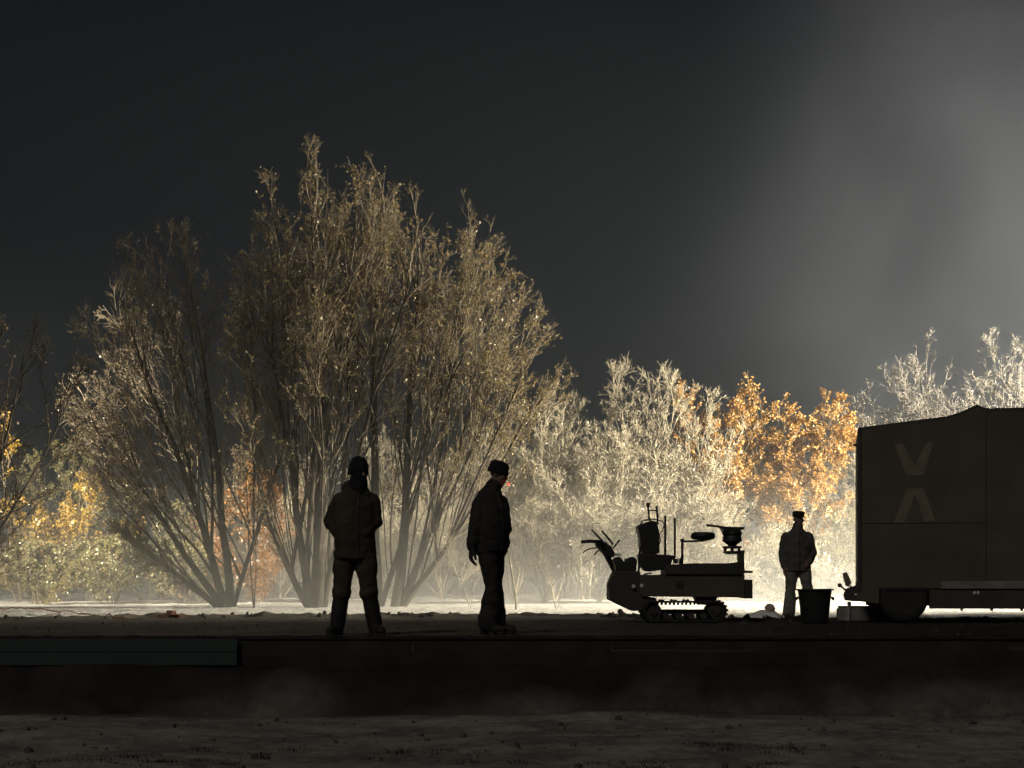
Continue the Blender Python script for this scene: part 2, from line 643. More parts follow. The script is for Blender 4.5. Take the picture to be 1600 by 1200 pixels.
def sample(rng, pts, n):
    B, N, _ = pts.shape
    i = rng.integers(0, B, n)
    f = rng.random(n) * (N - 1)
    j = np.minimum(f.astype(int), N - 2)
    w = (f - j)[:, None]
    return pts[i, j] * (1 - w) + pts[i, j + 1] * w


def tree(name, label, cat, base_px, D, h, w, stems, seed, bark='bark', leaf=None, nleaf=0, leafsize=0.06,
         tilt=(8, 30), n1=9, n2=8, n3=5, r_stem=0.09, az=None, lean=0.0, low=0.1, belly=0.55, ang=(26, 32, 38),
         up=0.02, group=None, trunk_h=0.0, twig_r=0.006, ratio=(0.42, 0.38, 0.34), spots=None, wob=0.042, trunk_bark=None, main=(), t0=0.12, fork=(0.05, 0.34), cone=0.0):
    rng = np.random.default_rng(seed)
    x0 = (base_px - 800) / F * D
    zb = ground_z(x0, D) - 0.06
    t = thing(name, label, cat, (x0, D, zb), 0, group)
    env = egg(h, w, -0.2, low, belly, lean, cone)
    parts = []
    sp = np.zeros((stems, 3))
    if trunk_h:
        trunk = grow(rng, np.zeros((1, 3)), np.array([[lean * 0.6, 0, 1.0]]), np.array([trunk_h]), 5, 0.03, 0.0)
        parts.append(tubes(trunk, np.array([r_stem * 1.9]), np.array([r_stem * 1.35]), 10))
        sp[:] = trunk[0, -1] - np.array([0, 0, 0.12])
        sp += rng.normal(0, 0.03, sp.shape)
    else:
        a = rng.uniform(0, 2 * np.pi, stems)
        sp[:, 0] = np.cos(a) * r_stem * 1.6
        sp[:, 1] = np.sin(a) * r_stem * 1.6
    if az is None:
        A = np.arange(stems) * 2.399 + rng.uniform(0, 6)
        T = np.radians(rng.uniform(tilt[0], tilt[1], stems))
    else:
        A = np.radians(np.array([q[0] for q in az]))
        T = np.radians(np.array([q[1] for q in az]))
    d = np.stack([np.cos(A) * np.sin(T) + lean, np.sin(A) * np.sin(T), np.cos(T)], 1)
    for i, (mx, mA, mT, mr) in enumerate(main):
        sp[i] = (mx, 0, 0)
        A[i], T[i] = math.radians(mA), math.radians(mT)
    d = np.stack([np.cos(A) * np.sin(T) + lean, np.sin(A) * np.sin(T), np.cos(T)], 1)

    def reach(p, dd):
        L = np.full(len(p), h * 1.15)
        for _ in range(40):
            e = p + unit(dd) * L[:, None] + np.array([0, 0, 1]) * L[:, None] * up * 2
            L = np.where(env(e), L, L * 0.96)
        return L * rng.uniform(0.72, 1.0, len(p))
    nm = len(main)
    if nm:                                    # the other stems fork off the main ones
        Lm = reach(sp[:nm], d[:nm])
        sm_ = grow(rng, sp[:nm], d[:nm], Lm, 12, wob, up)
        k = rng.integers(0, nm, stems - nm)
        f = rng.uniform(fork[0], fork[1], stems - nm) * 12
        j = f.astype(int)
        w_ = (f - j)[:, None]
        so_ = sm_[k, j] * (1 - w_) + sm_[k, j + 1] * w_
        do_ = unit(unit(d[nm:]) * 0.8 + unit(sm_[k, j + 1] - sm_[k, j]) * 0.55)
        Lo = reach(so_, do_)
        st = np.concatenate([sm_, grow(rng, so_, do_, Lo, 12, wob, up)])
        L = np.concatenate([Lm, Lo])
    else:
        L = reach(sp, d)
        st = grow(rng, sp, d, L, 12, wob, up)
    rs = r_stem * (0.22 + 0.85 * rng.random(stems) ** 3) * np.clip(L / (h * 0.8), 0.5, 1.1)
    for i, q in enumerate(main):
        rs[i] = q[3]
    parts.append(tubes(st, rs, rs * 0.10 + 0.004, 8))
    v, q = join(parts)
    tr = link('trunk', array_mesh('trunk', v, q), trunk_bark or bark, t)
    b1, i1 = children(rng, st, n1, t0, 0.97, ang[0], ratio[0], env, 6, 0.11, up * 1.2, 0.4)
    r1 = np.minimum(rs[i1], r_stem) * 0.26 + 0.0055
    b2, i2 = children(rng, b1, n2, 0.12, 1.0, ang[1], ratio[1], env, 3, 0.12, up * 1.4, 0.25)
    r2 = np.maximum(r1[i2] * 0.42, twig_r * 1.15)
    b3, i3 = children(rng, b2, n3, 0.1, 1.0, ang[2], ratio[2], env, 1, 0.16, up * 1.5, 0.22)
    parts = [tubes(b1, r1, r1 * 0.3 + 0.003, 4), tubes(b2, r2, r2 * 0.45, 3),
             tubes(b3, np.full(len(b3), twig_r), np.full(len(b3), twig_r * 0.45), 3)]
    v, q = join(parts)
    cr = link('crown', array_mesh('crown', v, q), bark, t)
    if leaf:
        pos = np.concatenate([sample(rng, b3, int(nleaf * 0.8)), sample(rng, b2, int(nleaf * 0.2))])
        if spots is not None:
            pos = pos[spots(pos)]
        v, q, rn = leaves(rng, pos, leafsize)
        lf = link('foliage', array_mesh('foliage', v, q, False, rn), leaf, t)
        lf['kind'] = 'stuff'
    return t


TREES_ON = True
if TREES_ON:
    # the two big many-stemmed trees
    tree('broad_tree', 'many-stemmed brown-leaved tree, its trunks just left of the man in the hood', 'tree', 496, 40, 12.5, 3.0, 32, 11, t0=0.14, main=[(0, 0, 2, 0.21), (-0.12, 175, 12, 0.12), (0.15, 5, 10, 0.10), (-0.2, 180, 30, 0.10)],
         bark='bark', leaf='leaf_olive', nleaf=14000, leafsize=0.066, tilt=(3, 38), n1=11, n2=7, n3=3, r_stem=0.085, low=0.15, belly=0.66, up=0.012,
         ang=(19, 27, 36), ratio=(0.36, 0.36, 0.40), trunk_bark='bark_dark')
    tree('broad_tree', 'tall spreading tree with forked trunks right behind the man in the hood', 'tree', 612, 41, 13.4, 5.0, 36, 27, t0=0.14, cone=0.8, main=[(-0.38, 180, 1, 0.15), (0.1, 0, 9, 0.15), (0.2, 5, 24, 0.11), (0.25, 0, 36, 0.10), (-0.30, 20, 17, 0.08)],
         bark='bark', leaf='leaf_olive', nleaf=16000, leafsize=0.066, tilt=(2, 44), n1=11, n2=7, n3=3, r_stem=0.085, low=0.12, belly=0.50, up=0.014,
         ang=(19, 27, 36), ratio=(0.36, 0.36, 0.40), trunk_bark='bark_dark')
    tree('leaning_tree', 'dark tree with stems fanning out low to the left, left of the many-stemmed tree', 'tree', 356, 40, 10.3, 3.9, 34, 31, t0=0.14, fork=(0.04, 0.3), main=[(0.05, 0, 3, 0.12), (-0.05, 180, 13, 0.11), (-0.12, 180, 30, 0.10), (-0.15, 178, 50, 0.09), (0.12, 20, 20, 0.07)],
         bark='bark', leaf='leaf_brown', nleaf=10000, leafsize=0.062, n1=10, n2=7, n3=3, r_stem=0.075, low=0.35, belly=0.5, up=0.004,
         ang=(19, 27, 36), ratio=(0.36, 0.36, 0.40), trunk_bark='bark_dark', lean=-0.06,
         az=[(0, 0)] * 5 + [(180 + 28 * math.sin(i * 7.3), 10 + 58 * ((i * 0.618) % 1)) for i in range(22)] + [(i * 51, 12) for i in range(7)])
    tree('bare_tree', 'bare dark tree cut by the left edge of the picture', 'tree', -62, 36, 7.7, 3.3, 10, 41,
         bark='bark_dark', leaf='leaf_brown', nleaf=2500, leafsize=0.07, n1=12, n2=9, n3=5, r_stem=0.10, tilt=(5, 52), low=0.4, up=0.012)
    # pale thin-stemmed trees in the middle
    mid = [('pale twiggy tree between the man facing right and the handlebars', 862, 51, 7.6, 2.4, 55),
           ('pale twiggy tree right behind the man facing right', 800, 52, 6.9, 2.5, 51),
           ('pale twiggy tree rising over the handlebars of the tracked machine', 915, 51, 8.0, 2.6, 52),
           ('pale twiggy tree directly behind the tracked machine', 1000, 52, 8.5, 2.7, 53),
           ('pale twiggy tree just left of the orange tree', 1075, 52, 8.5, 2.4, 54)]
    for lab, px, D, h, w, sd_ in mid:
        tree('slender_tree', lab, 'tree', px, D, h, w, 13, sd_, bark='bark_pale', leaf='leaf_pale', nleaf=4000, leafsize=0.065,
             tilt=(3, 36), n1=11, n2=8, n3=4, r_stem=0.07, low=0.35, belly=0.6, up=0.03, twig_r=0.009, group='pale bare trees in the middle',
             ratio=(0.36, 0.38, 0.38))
    # orange oaks
    tree('orange_tree', 'taller orange-leaved tree above the tracked machine', 'tree', 1138, 55, 9.2, 2.6, 12, 61, bark='bark', leaf='leaf_orange', nleaf=25000,
         leafsize=0.09, tilt=(4, 34), n1=9, n2=8, n3=5, r_stem=0.08, low=0.3, belly=0.55, up=0.02, trunk_h=0.8)
    tree('orange_tree', 'orange-leaved tree directly behind the man with the cap', 'tree', 1238, 55, 8.4, 2.5, 12, 62, bark='bark', leaf='leaf_orange', nleaf=25000,
         leafsize=0.09, tilt=(4, 36), n1=9, n2=8, n3=5, r_stem=0.08, low=0.3, belly=0.6, up=0.02, trunk_h=0.8)
    # trees behind the trailer
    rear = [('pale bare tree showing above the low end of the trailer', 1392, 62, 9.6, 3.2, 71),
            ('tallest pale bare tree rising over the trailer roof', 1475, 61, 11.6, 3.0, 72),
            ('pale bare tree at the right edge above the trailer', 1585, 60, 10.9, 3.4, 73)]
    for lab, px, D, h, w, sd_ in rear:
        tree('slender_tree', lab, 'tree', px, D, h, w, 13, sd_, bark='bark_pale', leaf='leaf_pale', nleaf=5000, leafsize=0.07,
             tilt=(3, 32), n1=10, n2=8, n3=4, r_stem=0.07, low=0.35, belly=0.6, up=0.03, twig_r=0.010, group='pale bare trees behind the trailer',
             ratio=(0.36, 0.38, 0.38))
    # leafy shrubs at the left
    sh = [('yellow_shrub', 'tall bright yellow shrub at the left edge', 30, 48, 6.66, 1.92, 'leaf_yellow', 14000, 81),
          ('yellow_shrub', 'golden yellow shrub beneath the bare tree at the left', 135, 49, 4.26, 1.79, 'leaf_yellow', 11000, 82),
          ('green_shrub', 'pale olive shrub behind the low fanning stems', 225, 51, 5.85, 2.26, 'leaf_green', 9000, 83),
          ('green_shrub', 'low greenish shrub at the snow edge on the left', 180, 45, 2.16, 1.76, 'leaf_green', 8000, 84),
          ('green_shrub', 'low greenish shrub left of the fanning tree foot', 290, 46, 1.96, 1.37, 'leaf_green', 7000, 85),
          ('green_shrub', 'low greenish shrub in the bottom left corner of the wood', 55, 44, 1.95, 1.67, 'leaf_green', 7000, 86),
          ('rust_shrub', 'rust orange shrub between the fanning tree and the many-stemmed tree', 402, 46, 4.54, 1.27, 'leaf_rust', 9000, 87),
          ('rust_shrub', 'small rust brown shrub behind the fanning tree', 300, 50, 4.6, 1.07, 'leaf_rust', 4000, 88),
          ('rust_shrub', 'brownish shrub behind the trunk of the many-stemmed tree', 560, 54, 6.2, 2.2, 'leaf_brown', 9000, 89),
          ('green_shrub', 'olive shrub filling the gap under the many-stemmed tree', 470, 56, 5.4, 2, 'leaf_green', 8000, 90),
          ('green_shrub', 'olive shrub filling the back behind the golden shrubs', 95, 54, 6.4, 2.8, 'leaf_green', 9000, 93),
          ('green_shrub', 'tall olive brown shrub far behind the fanning tree', 330, 56, 6.2, 2.8, 'leaf_brown', 9000, 94),
          ('rust_shrub', 'dull rust shrub at the back between the two big trees', 440, 54, 4.6, 2.2, 'leaf_rust', 10000, 95),
          ('rust_shrub', 'low brown leafy shrub behind the man with the cap', 1235, 50, 2.9, 1.6, 'leaf_pale', 6000, 91),
          ('green_shrub', 'low olive shrub beside the trailer end', 1330, 51, 3.3, 1.4, 'leaf_green', 6000, 92)]
    for nm, lab, px, D, h, w, lf, nl, sd_ in sh:
        tree(nm, lab, 'shrub', px, D, h, w, 9, sd_, bark='bark', leaf=lf, nleaf=nl, leafsize=0.085, tilt=(4, 66), n1=8, n2=6, n3=3,
             r_stem=0.035, low=0.85, belly=0.45, up=0.02, ratio=(0.46, 0.44, 0.42), t0=0.04)
    # bare brush along the edge of the wood
    br = [('bare twiggy brush between the forked trunks and the man facing right', 690, 50, 4.9, 2.3, 101),
          ('bare twiggy brush behind the man facing right', 770, 56, 6.3, 2.4, 102),
          ('low bare brush right of the man facing right', 850, 47, 3.2, 1.9, 103),
          ('low bare brush left of the handlebars', 935, 47, 3.6, 1.9, 104),
          ('low bare brush behind the seat of the tracked machine', 1030, 47, 3.5, 1.9, 105),
          ('low bare brush below the taller orange tree', 1120, 46, 3.4, 1.8, 106),
          ('bare brush behind the man with the cap, farther back', 1225, 56, 5.0, 2.4, 107),
          ('bare brush hugging the trailer end', 1320, 56, 6.0, 2.3, 108),
          ('bare brush filling the back behind the tracked machine', 985, 58, 6.6, 2.9, 113),
          ('bare brush at the back left of the orange tree', 1080, 58, 6.6, 2.8, 114),
          ('bare brush at the back under the pale trees', 885, 58, 6.0, 2.8, 115),
          ('bare brush far back between the many-stemmed tree and the fanning tree', 500, 55, 5.8, 2.6, 116),
          ('bare brush far back seen between the forked trunks', 600, 55, 6.4, 2.6, 117),
          ('bare brush far back right of the forked trunks', 690, 56, 6.6, 2.6, 118),
          ('bare brush behind the legs of the man in the hood', 575, 49, 3.6, 1.8, 109),
          ('bare brush between the fanning tree and the many-stemmed tree foot', 440, 52, 3.8, 1.9, 110),
          ('bare brush behind the trailer roof', 1430, 66, 7.2, 2.8, 111),
          ('bare brush far behind the trailer at the right edge', 1560, 66, 7.2, 3.0, 112)]
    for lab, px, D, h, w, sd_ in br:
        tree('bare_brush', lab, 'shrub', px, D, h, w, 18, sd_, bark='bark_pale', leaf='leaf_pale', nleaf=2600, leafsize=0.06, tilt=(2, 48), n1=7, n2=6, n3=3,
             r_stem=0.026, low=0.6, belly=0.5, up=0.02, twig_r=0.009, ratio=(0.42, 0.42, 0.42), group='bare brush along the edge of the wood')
    # pale saplings standing clear in the mist
    sap = [('pale forked sapling just right of the man facing right', 806, 38, 3.6, 0.9, 121, [(0, 6), (20, 18), (180, 4)]),
           ('crooked pale sapling left of the handlebars', 868, 39, 3.3, 0.9, 122, [(0, 20), (180, 12)]),
           ('thin pale sapling under the right limb of the forked tree', 735, 40, 3.6, 1.0, 123, [(180, 14), (180, 22), (0, 6)]),
           ('thin dark sapling left of the many-stemmed tree foot', 397, 39, 4.2, 0.8, 124, [(0, 2), (180, 7)])]
    for lab, px, D, h, w, sd_, az in sap:
        tree('sapling', lab, 'sapling', px, D, h, w, len(az), sd_, bark='bark_pale' if sd_ < 124 else 'bark_dark', tilt=(3, 20), az=az, n1=7, n2=5, n3=2,
             r_stem=0.028, low=0.5, up=0.01, twig_r=0.005, ang=(34, 36, 38), group='saplings at the edge of the snow')


# ------------------------------------------------------------------ floodlight masts (out of frame: right, plus one added left)
def flood_mast(pos, label, aims, power, cones, cols):
    x, y = pos
    t = thing('light_mast', label, 'floodlight', (x, y, ground_z(x, y)))
    bm = bmesh.new()
    box(bm, -0.7, 0.7, -1.1, 1.1, 0.45, 1.25, 0.04)
    finish(bm, 'generator_box', 'paint_dark', t)
    for sx in (-0.78, 0.78):
        bm = bmesh.new()
        lathe(bm, [(0.1, -0.09), (0.30, -0.09), (0.33, -0.05), (0.33, 0.05), (0.30, 0.09), (0.1, 0.09)], (sx, 0, 0.33), 'X')
        finish(bm, 'wheel', 'rubber', t)
    bm = bmesh.new()
    tube(bm, [(0, 0, 1.2), (0, 0, 3.4)], 0.07)
    tube(bm, [(0, 0, 3.35), (0, 0, 8.2)], 0.05)
    tube(bm, [(-0.62, 0, 8.15), (0.62, 0, 8.15)], 0.035)
    finish(bm, 'mast', 'steel', t)
    for k, (ax, ay, azz) in enumerate(aims):
        lx = -0.55 + k * 0.366
        c = Vector((lx, 0.0, 8.38))
        dirv = (Vector((ax, ay, azz)) - (Vector((x, y, 0)) + c)).normalized()
        rot = dirv.to_track_quat('-Z', 'Y')
        bm = bmesh.new()
        lathe(bm, [(0.05, 0.14), (0.10, 0.12), (0.15, 0.0), (0.16, -0.02), (0.16, -0.03)], (0, 0, 0), 'Z')
        o = finish(bm, 'lamp_head', 'steel', t, True)
        o.location = c
        o.rotation_euler = rot.to_euler()
        bm = bmesh.new()
        lathe(bm, [(0.14, -0.034), (0.14, -0.040)], (0, 0, 0), 'Z')
        ln = finish(bm, 'lens', 'lens', o)
        ld = bpy.data.lights.new('flood', 'SPOT')
        ld.energy = FLOOD_W * power[k]
        ld.color = cols[k]
        ld.spot_size = math.radians(cones[k])
        ld.spot_blend = 0.75
        ld.shadow_soft_size = 0.12
        lo = bpy.data.objects.new('flood', ld)
        COL.objects.link(lo)
        lo.location = Vector((x, y, ground_z(x, y))) + c + dirv * 0.06
        lo.rotation_euler = rot.to_euler()


WARM = (1.0, 0.91, 0.70)
flood_mast(FLOOD_POS, 'towed floodlight mast with four lamp heads, beyond the trailer to the right', [(-4, 46, 2.5), (5, 50, 1.5), (-14, 45, 3.0), (16, 76, 19.0)],
           (0.9, 0.62, 2.4, 1.0), (80, 84, 52, 84), (WARM, WARM, WARM, (1.0, 0.95, 0.88)))
flood_mast(ADDED_FLOOD_POS, 'added floodlight mast with two lamp heads, out of view left, lighting the shrubs', [(-12.5, 50, 2.0), (-5, 54, 3.0)],
           (0.20, 0.38), (46, 42), (WARM, WARM))


# ------------------------------------------------------------------ people
def remesh(bm, name, voxel, smooth=3, amp=0.0, nscale=9.0, seed=0.0, stretch=1.0):
    bmesh.ops.recalc_face_normals(bm, faces=bm.faces)
    me = bpy.data.meshes.new(name)
    bm.to_mesh(me)
    bm.free()
    o = bpy.data.objects.new('tmp', me)
    COL.objects.link(o)
    r = o.modifiers.new('r', 'REMESH')
    r.mode = 'VOXEL'
    r.voxel_size = voxel
    s = o.modifiers.new('s', 'SMOOTH')
    s.iterations = smooth
    s.factor = 0.5
    dg = bpy.context.evaluated_depsgraph_get()
    out = bpy.data.meshes.new_from_object(o.evaluated_get(dg))
    out.name = name
    bpy.data.objects.remove(o)
    bpy.data.meshes.remove(me)
    if amp:
        nor = [v.normal.copy() for v in out.vertices]
        for v, n in zip(out.vertices, nor):
            q = v.co * nscale
            q.z *= stretch
            d = mnoise.noise(q + Vector((seed, 0, 0))) + 0.5 * mnoise.noise(q * 2.3 + Vector((0, seed, 3)))
            v.co += n * d * amp
    out.polygons.foreach_set('use_smooth', [True] * len(out.polygons))
    return out


def limb(bm, pts, rad, seg=14):
    pts = [Vector(p) for p in pts]
    tube(bm, pts, list(rad), seg)
    for p, r in ((pts[0], rad[0]), (pts[-1], rad[-1])):
        ellip(bm, p, (r, r, r), None, 14, 8)
    for p, r in list(zip(pts, rad))[1:-1]:
        ellip(bm, p, (r, r, r), None, 12, 8)


def torso(bm, rings, yaw):
    """rings: (x, y, z, half width, half depth)"""
    ex = Vector((math.cos(yaw), math.sin(yaw), 0))
    ey = Vector((-math.sin(yaw), math.cos(yaw), 0))
    rr = []
    seg = 24
    for (cx, cy_, cz, a, b) in rings:
        c = Vector((cx, cy_, cz))
        ring = []
        for k in range(seg):
            th = 2 * math.pi * k / seg
            ca, sa = math.cos(th), math.sin(th)
            e = 0.8
            ring.append(bm.verts.new(c + ex * a * math.copysign(abs(ca) ** e, ca) + ey * b * math.copysign(abs(sa) ** e, sa)))
        rr.append(ring)
    for p, q in zip(rr, rr[1:]):
        for k in range(seg):
            bm.faces.new((p[k], p[(k + 1) % seg], q[(k + 1) % seg], q[k]))
    bm.faces.new(rr[0][::-1])
    bm.faces.new(rr[-1])


def hand(bm, wrist, direc, palm_n, side, curl=0.5, s=1.0, grow_=0.0):
    """wrist position, finger direction, palm normal, side=+1/-1 for the thumb"""
    d = Vector(direc).normalized()
    n = Vector(palm_n)
    n = (n - d * n.dot(d)).normalized()
    t = d.cross(n) * side
    w = Vector(wrist)
    g = grow_
    rot = Matrix((t, n, d)).transposed()
    ellip(bm, w + d * 0.045 * s, (0.043 * s + g, 0.017 * s + g, 0.055 * s + g), rot)
    ellip(bm, w + d * 0.07 * s, (0.042 * s + g, 0.016 * s + g, 0.03 * s + g), rot)
    for k, (off, ln) in enumerate(((0.033, 0.078), (0.011, 0.088), (-0.011, 0.082), (-0.032, 0.064))):
        p0 = w + d * 0.085 * s + t * off * s
        fan = t * (off * 0.25)
        a1 = curl * (0.6 + 0.12 * k)
        d1 = (d * math.cos(a1) + n * math.sin(a1) + fan).normalized()
        d2 = (d * math.cos(a1 * 2.1) + n * math.sin(a1 * 2.1) + fan).normalized()
        d3 = (d * math.cos(a1 * 2.9) + n * math.sin(a1 * 2.9) + fan).normalized()
        p1 = p0 + d1 * ln * 0.45 * s
        p2 = p1 + d2 * ln * 0.33 * s
        p3 = p2 + d3 * ln * 0.25 * s
        r = (0.0098 - (0.0010 if k == 3 else 0)) * s + g
        limb(bm, [p0, p1, p2, p3], [r, r * 0.95, r * 0.9, r * 0.75], 8)
    q0 = w + d * 0.02 * s + t * 0.030 * s
    q1 = q0 + (d * 0.6 + t * 0.75 + n * 0.25).normalized() * 0.042 * s
    q2 = q1 + (d * 0.9 + t * 0.25 + n * 0.3).normalized() * 0.032 * s
    q3 = q2 + (d * 0.95 + n * 0.35).normalized() * 0.024 * s
    limb(bm, [q0, q1, q2, q3], [0.015 * s + g, 0.0125 * s + g, 0.0105 * s + g, 0.009 * s + g], 8)


def head_geo(bm, c, R):
    """c: centre of the head, R: rotation, local -y is the face direction"""
    def E(p, r):
        ellip(bm, Vector(c) + R @ Vector(p), r, R)
    E((0, 0.012, 0.03), (0.076, 0.096, 0.090))      # skull
    E((0, -0.022, -0.035), (0.062, 0.070, 0.080))   # face
    E((0, -0.045, -0.088), (0.038, 0.040, 0.030))   # chin
    E((0, -0.078, 0.022), (0.050, 0.016, 0.012))    # brow
    E((0, -0.094, -0.018), (0.013, 0.018, 0.026))   # nose
    E((0, -0.102, -0.030), (0.016, 0.014, 0.011))
    E((0, -0.083, -0.060), (0.024, 0.012, 0.006))   # upper lip
    E((0, -0.080, -0.071), (0.021, 0.012, 0.007))   # lower lip
    for s in (-1, 1):
        E((s * 0.044, -0.066, -0.022), (0.022, 0.018, 0.018))   # cheek
        E((s * 0.078, 0.012, -0.012), (0.010, 0.020, 0.031))    # ear


def ringcap(bm, c, R, prof, seg=28):
    """prof: (radius x, radius y, z, y offset) in the head frame"""
    rr = []
    for rx, ry, z, oy in prof:
        rr.append([bm.verts.new(Vector(c) + R @ Vector((rx * math.cos(2 * math.pi * k / seg), oy + ry * math.sin(2 * math.pi * k / seg), z))) for k in range(seg)])
    for p, q in zip(rr, rr[1:]):
        for k in range(seg):
            bm.faces.new((p[k], p[(k + 1) % seg], q[(k + 1) % seg], q[k]))
    bm.faces.new(rr[0][::-1])
    bm.faces.new(rr[-1])


def person(label, loc, J, yaw, hyaw, hpitch, hat, jacket_m, trouser_m, jrings, seed, boots_tall=False, hood=False, gloves=False, flare=1.0, hroll=0.0):
    t = thing('person', label, 'person', loc)
    R = Matrix.Rotation(hyaw, 3, 'Z') @ Matrix.Rotation(hpitch, 3, 'X') @ Matrix.Rotation(hroll, 3, 'Y')
    hc = Vector(J['head'])
    neck = Vector(J['neck'])
    pel = Vector(J['pelvis'])
    # ---- body: one continuous surface
    bm = bmesh.new()
    torso(bm, [(pel.x, pel.y, pel.z - 0.10, 0.13, 0.095), (pel.x, pel.y, pel.z, 0.165, 0.11), (pel.x + (neck.x - pel.x) * .3, pel.y + (neck.y - pel.y) * .3, pel.z + 0.17, 0.14, 0.095),
               (pel.x + (neck.x - pel.x) * .65, pel.y + (neck.y - pel.y) * .65, pel.z + 0.36, 0.165, 0.115), (neck.x, neck.y, neck.z - 0.07, 0.15, 0.09), (neck.x, neck.y, neck.z - 0.02, 0.07, 0.06)], yaw)
    limb(bm, [neck - Vector((0, 0, 0.04)), neck.lerp(hc, 0.5), hc - R @ Vector((0, -0.01, 0.05))], [0.062, 0.056, 0.054])
    head_geo(bm, hc, R)
    for s in 'lr':
        limb(bm, [J['sh' + s], Vector(J['sh' + s]).lerp(Vector(J['el' + s]), .5), J['el' + s], Vector(J['el' + s]).lerp(Vector(J['wr' + s]), .4), J['wr' + s]], [0.058, 0.052, 0.042, 0.041, 0.029])
        h = J['hand' + s]
        hand(bm, J['wr' + s], h[0], h[1], h[2], h[3])
        limb(bm, [J['hip' + s], Vector(J['hip' + s]).lerp(Vector(J['kn' + s]), .5), J['kn' + s], Vector(J['kn' + s]).lerp(Vector(J['an' + s]), .35), J['an' + s]], [0.088, 0.076, 0.056, 0.057, 0.038])
        an = Vector(J['an' + s])
        td = Vector((math.cos(J['toe' + s]), math.sin(J['toe' + s]), 0))
        limb(bm, [an - td * 0.03 - Vector((0, 0, an.z - 0.045)), an + td * 0.08 - Vector((0, 0, an.z - 0.045)), an + td * 0.16 - Vector((0, 0, an.z - 0.035))], [0.036, 0.038, 0.028])
    link('body', remesh(bm, 'body', 0.0098, 2), 'skin', t)
    for s in (-1, 1):
        bm = bmesh.new()
        ellip(bm, hc + R @ Vector((s * 0.031, -0.078, 0.0)), (0.012, 0.010, 0.009), R, 12, 8)
        finish(bm, 'eye', 'eye', t, True)
    # ---- trousers
    bm = bmesh.new()
    torso(bm, [(pel.x, pel.y, pel.z - 0.13, 0.10, 0.10), (pel.x, pel.y, pel.z - 0.06, 0.185, 0.135), (pel.x, pel.y, pel.z + 0.02, 0.19, 0.135), (pel.x, pel.y, pel.z + 0.12, 0.175, 0.125)], yaw)
    for s in 'lr':
        hp, kn, an = Vector(J['hip' + s]), Vector(J['kn' + s]), Vector(J['an' + s])
        if boots_tall:
            limb(bm, [hp, hp.lerp(kn, .35), hp.lerp(kn, .75), kn, kn.lerp(an, .08), kn.lerp(an, .16)], [0.118, 0.116, 0.098, 0.094, 0.108, 0.085])
        else:
            limb(bm, [hp, hp.lerp(kn, .35), hp.lerp(kn, .75), kn, kn.lerp(an, .35), kn.lerp(an, .7), kn.lerp(an, .93)], [0.118, 0.108, 0.088, 0.083, 0.086 * flare, 0.092 * flare, 0.096 * flare])
    link('trousers', remesh(bm, 'trousers', 0.0145, 2, 0.011, 8, seed + 2, 1.6), trouser_m, t)
    # ---- boots
    for s in 'lr':
        bm = bmesh.new()
        kn, an = Vector(J['kn' + s]), Vector(J['an' + s])
        td = Vector((math.cos(J['toe' + s]), math.sin(J['toe' + s]), 0))
        top = kn.lerp(an, 0.20) if boots_tall else kn.lerp(an, 0.72)
        rr = 0.083 if boots_tall else 0.068
        limb(bm, [top, top.lerp(an, .5), Vector((an.x, an.y, 0.10))], [rr, rr * (1.02 if boots_tall else 0.92), 0.078 if boots_tall else 0.060])
        limb(bm, [Vector((an.x, an.y, 0.058)) - td * 0.045, Vector((an.x, an.y, 0.060)) + td * 0.08, Vector((an.x, an.y, 0.052)) + td * 0.18], [0.050, 0.052, 0.044])
        b = link('boot', remesh(bm, 'boot', 0.010, 2, 0.004, 14, seed), 'rubber', t)
        bm = bmesh.new()
        for (o_, r_) in ((-0.05, 0.045), (0.06, 0.052), (0.17, 0.046)):
            lathe(bm, [(r_, 0.0), (r_ + 0.003, 0.012), (r_, 0.03)], Vector((an.x, an.y, 0)) + td * o_, 'Z', 18)
        b2 = remesh(bm, 'sole', 0.007, 1)
        link('sole', b2, 'rubber', b)
    # ---- jacket
    bm = bmesh.new()
    torso(bm, jrings, yaw)
    for s in 'lr':
        sh, el, wr = Vector(J['sh' + s]), Vector(J['el' + s]), Vector(J['wr' + s])
        limb(bm, [sh, sh.lerp(el, .5), el, el.lerp(wr, .5), el.lerp(wr, 0.97)], [0.094, 0.086, 0.079, 0.068, 0.056])
    # collar
    limb(bm, [neck - Vector((0, 0, 0.05)), neck + Vector((0, 0, 0.03)), neck.lerp(hc, .42)], [0.11, 0.092, 0.083])
    jk = link('jacket', remesh(bm, 'jacket', 0.0135, 2, 0.013, 6.5, seed, 1.8), jacket_m, t)
    fw = Vector((math.sin(yaw), -math.cos(yaw), 0))
    bm = bmesh.new()
    z0, z1 = jrings[0][2], jrings[-2][2]
    tube(bm, [Vector((r_[0], r_[1], r_[2])) + fw * (r_[4] + 0.004) for r_ in jrings[:-1]], 0.006, 6)
    finish(bm, 'zip', 'plastic', jk)
    if hood:
        bm = bmesh.new()
        bk = neck - fw * 0.10 + Vector((0, 0, 0.035))
        ellip(bm, bk, (0.145, 0.10, 0.085), Matrix.Rotation(yaw, 3, 'Z'))
        ellip(bm, bk + Vector((0, 0, 0.04)) + fw * 0.04, (0.125, 0.10, 0.06), Matrix.Rotation(yaw, 3, 'Z'))
        link('hood', remesh(bm, 'hood', 0.011, 2, 0.012, 10, seed), jacket_m, jk)
        bm = bmesh.new()
        limb(bm, [neck + fw * 0.03 + Vector((0, 0, -0.01)), neck.lerp(hc, 0.62) + fw * 0.03], [0.105, 0.092])
        link('scarf', remesh(bm, 'scarf', 0.010, 2, 0.009, 14, seed + 4), 'wool', t)
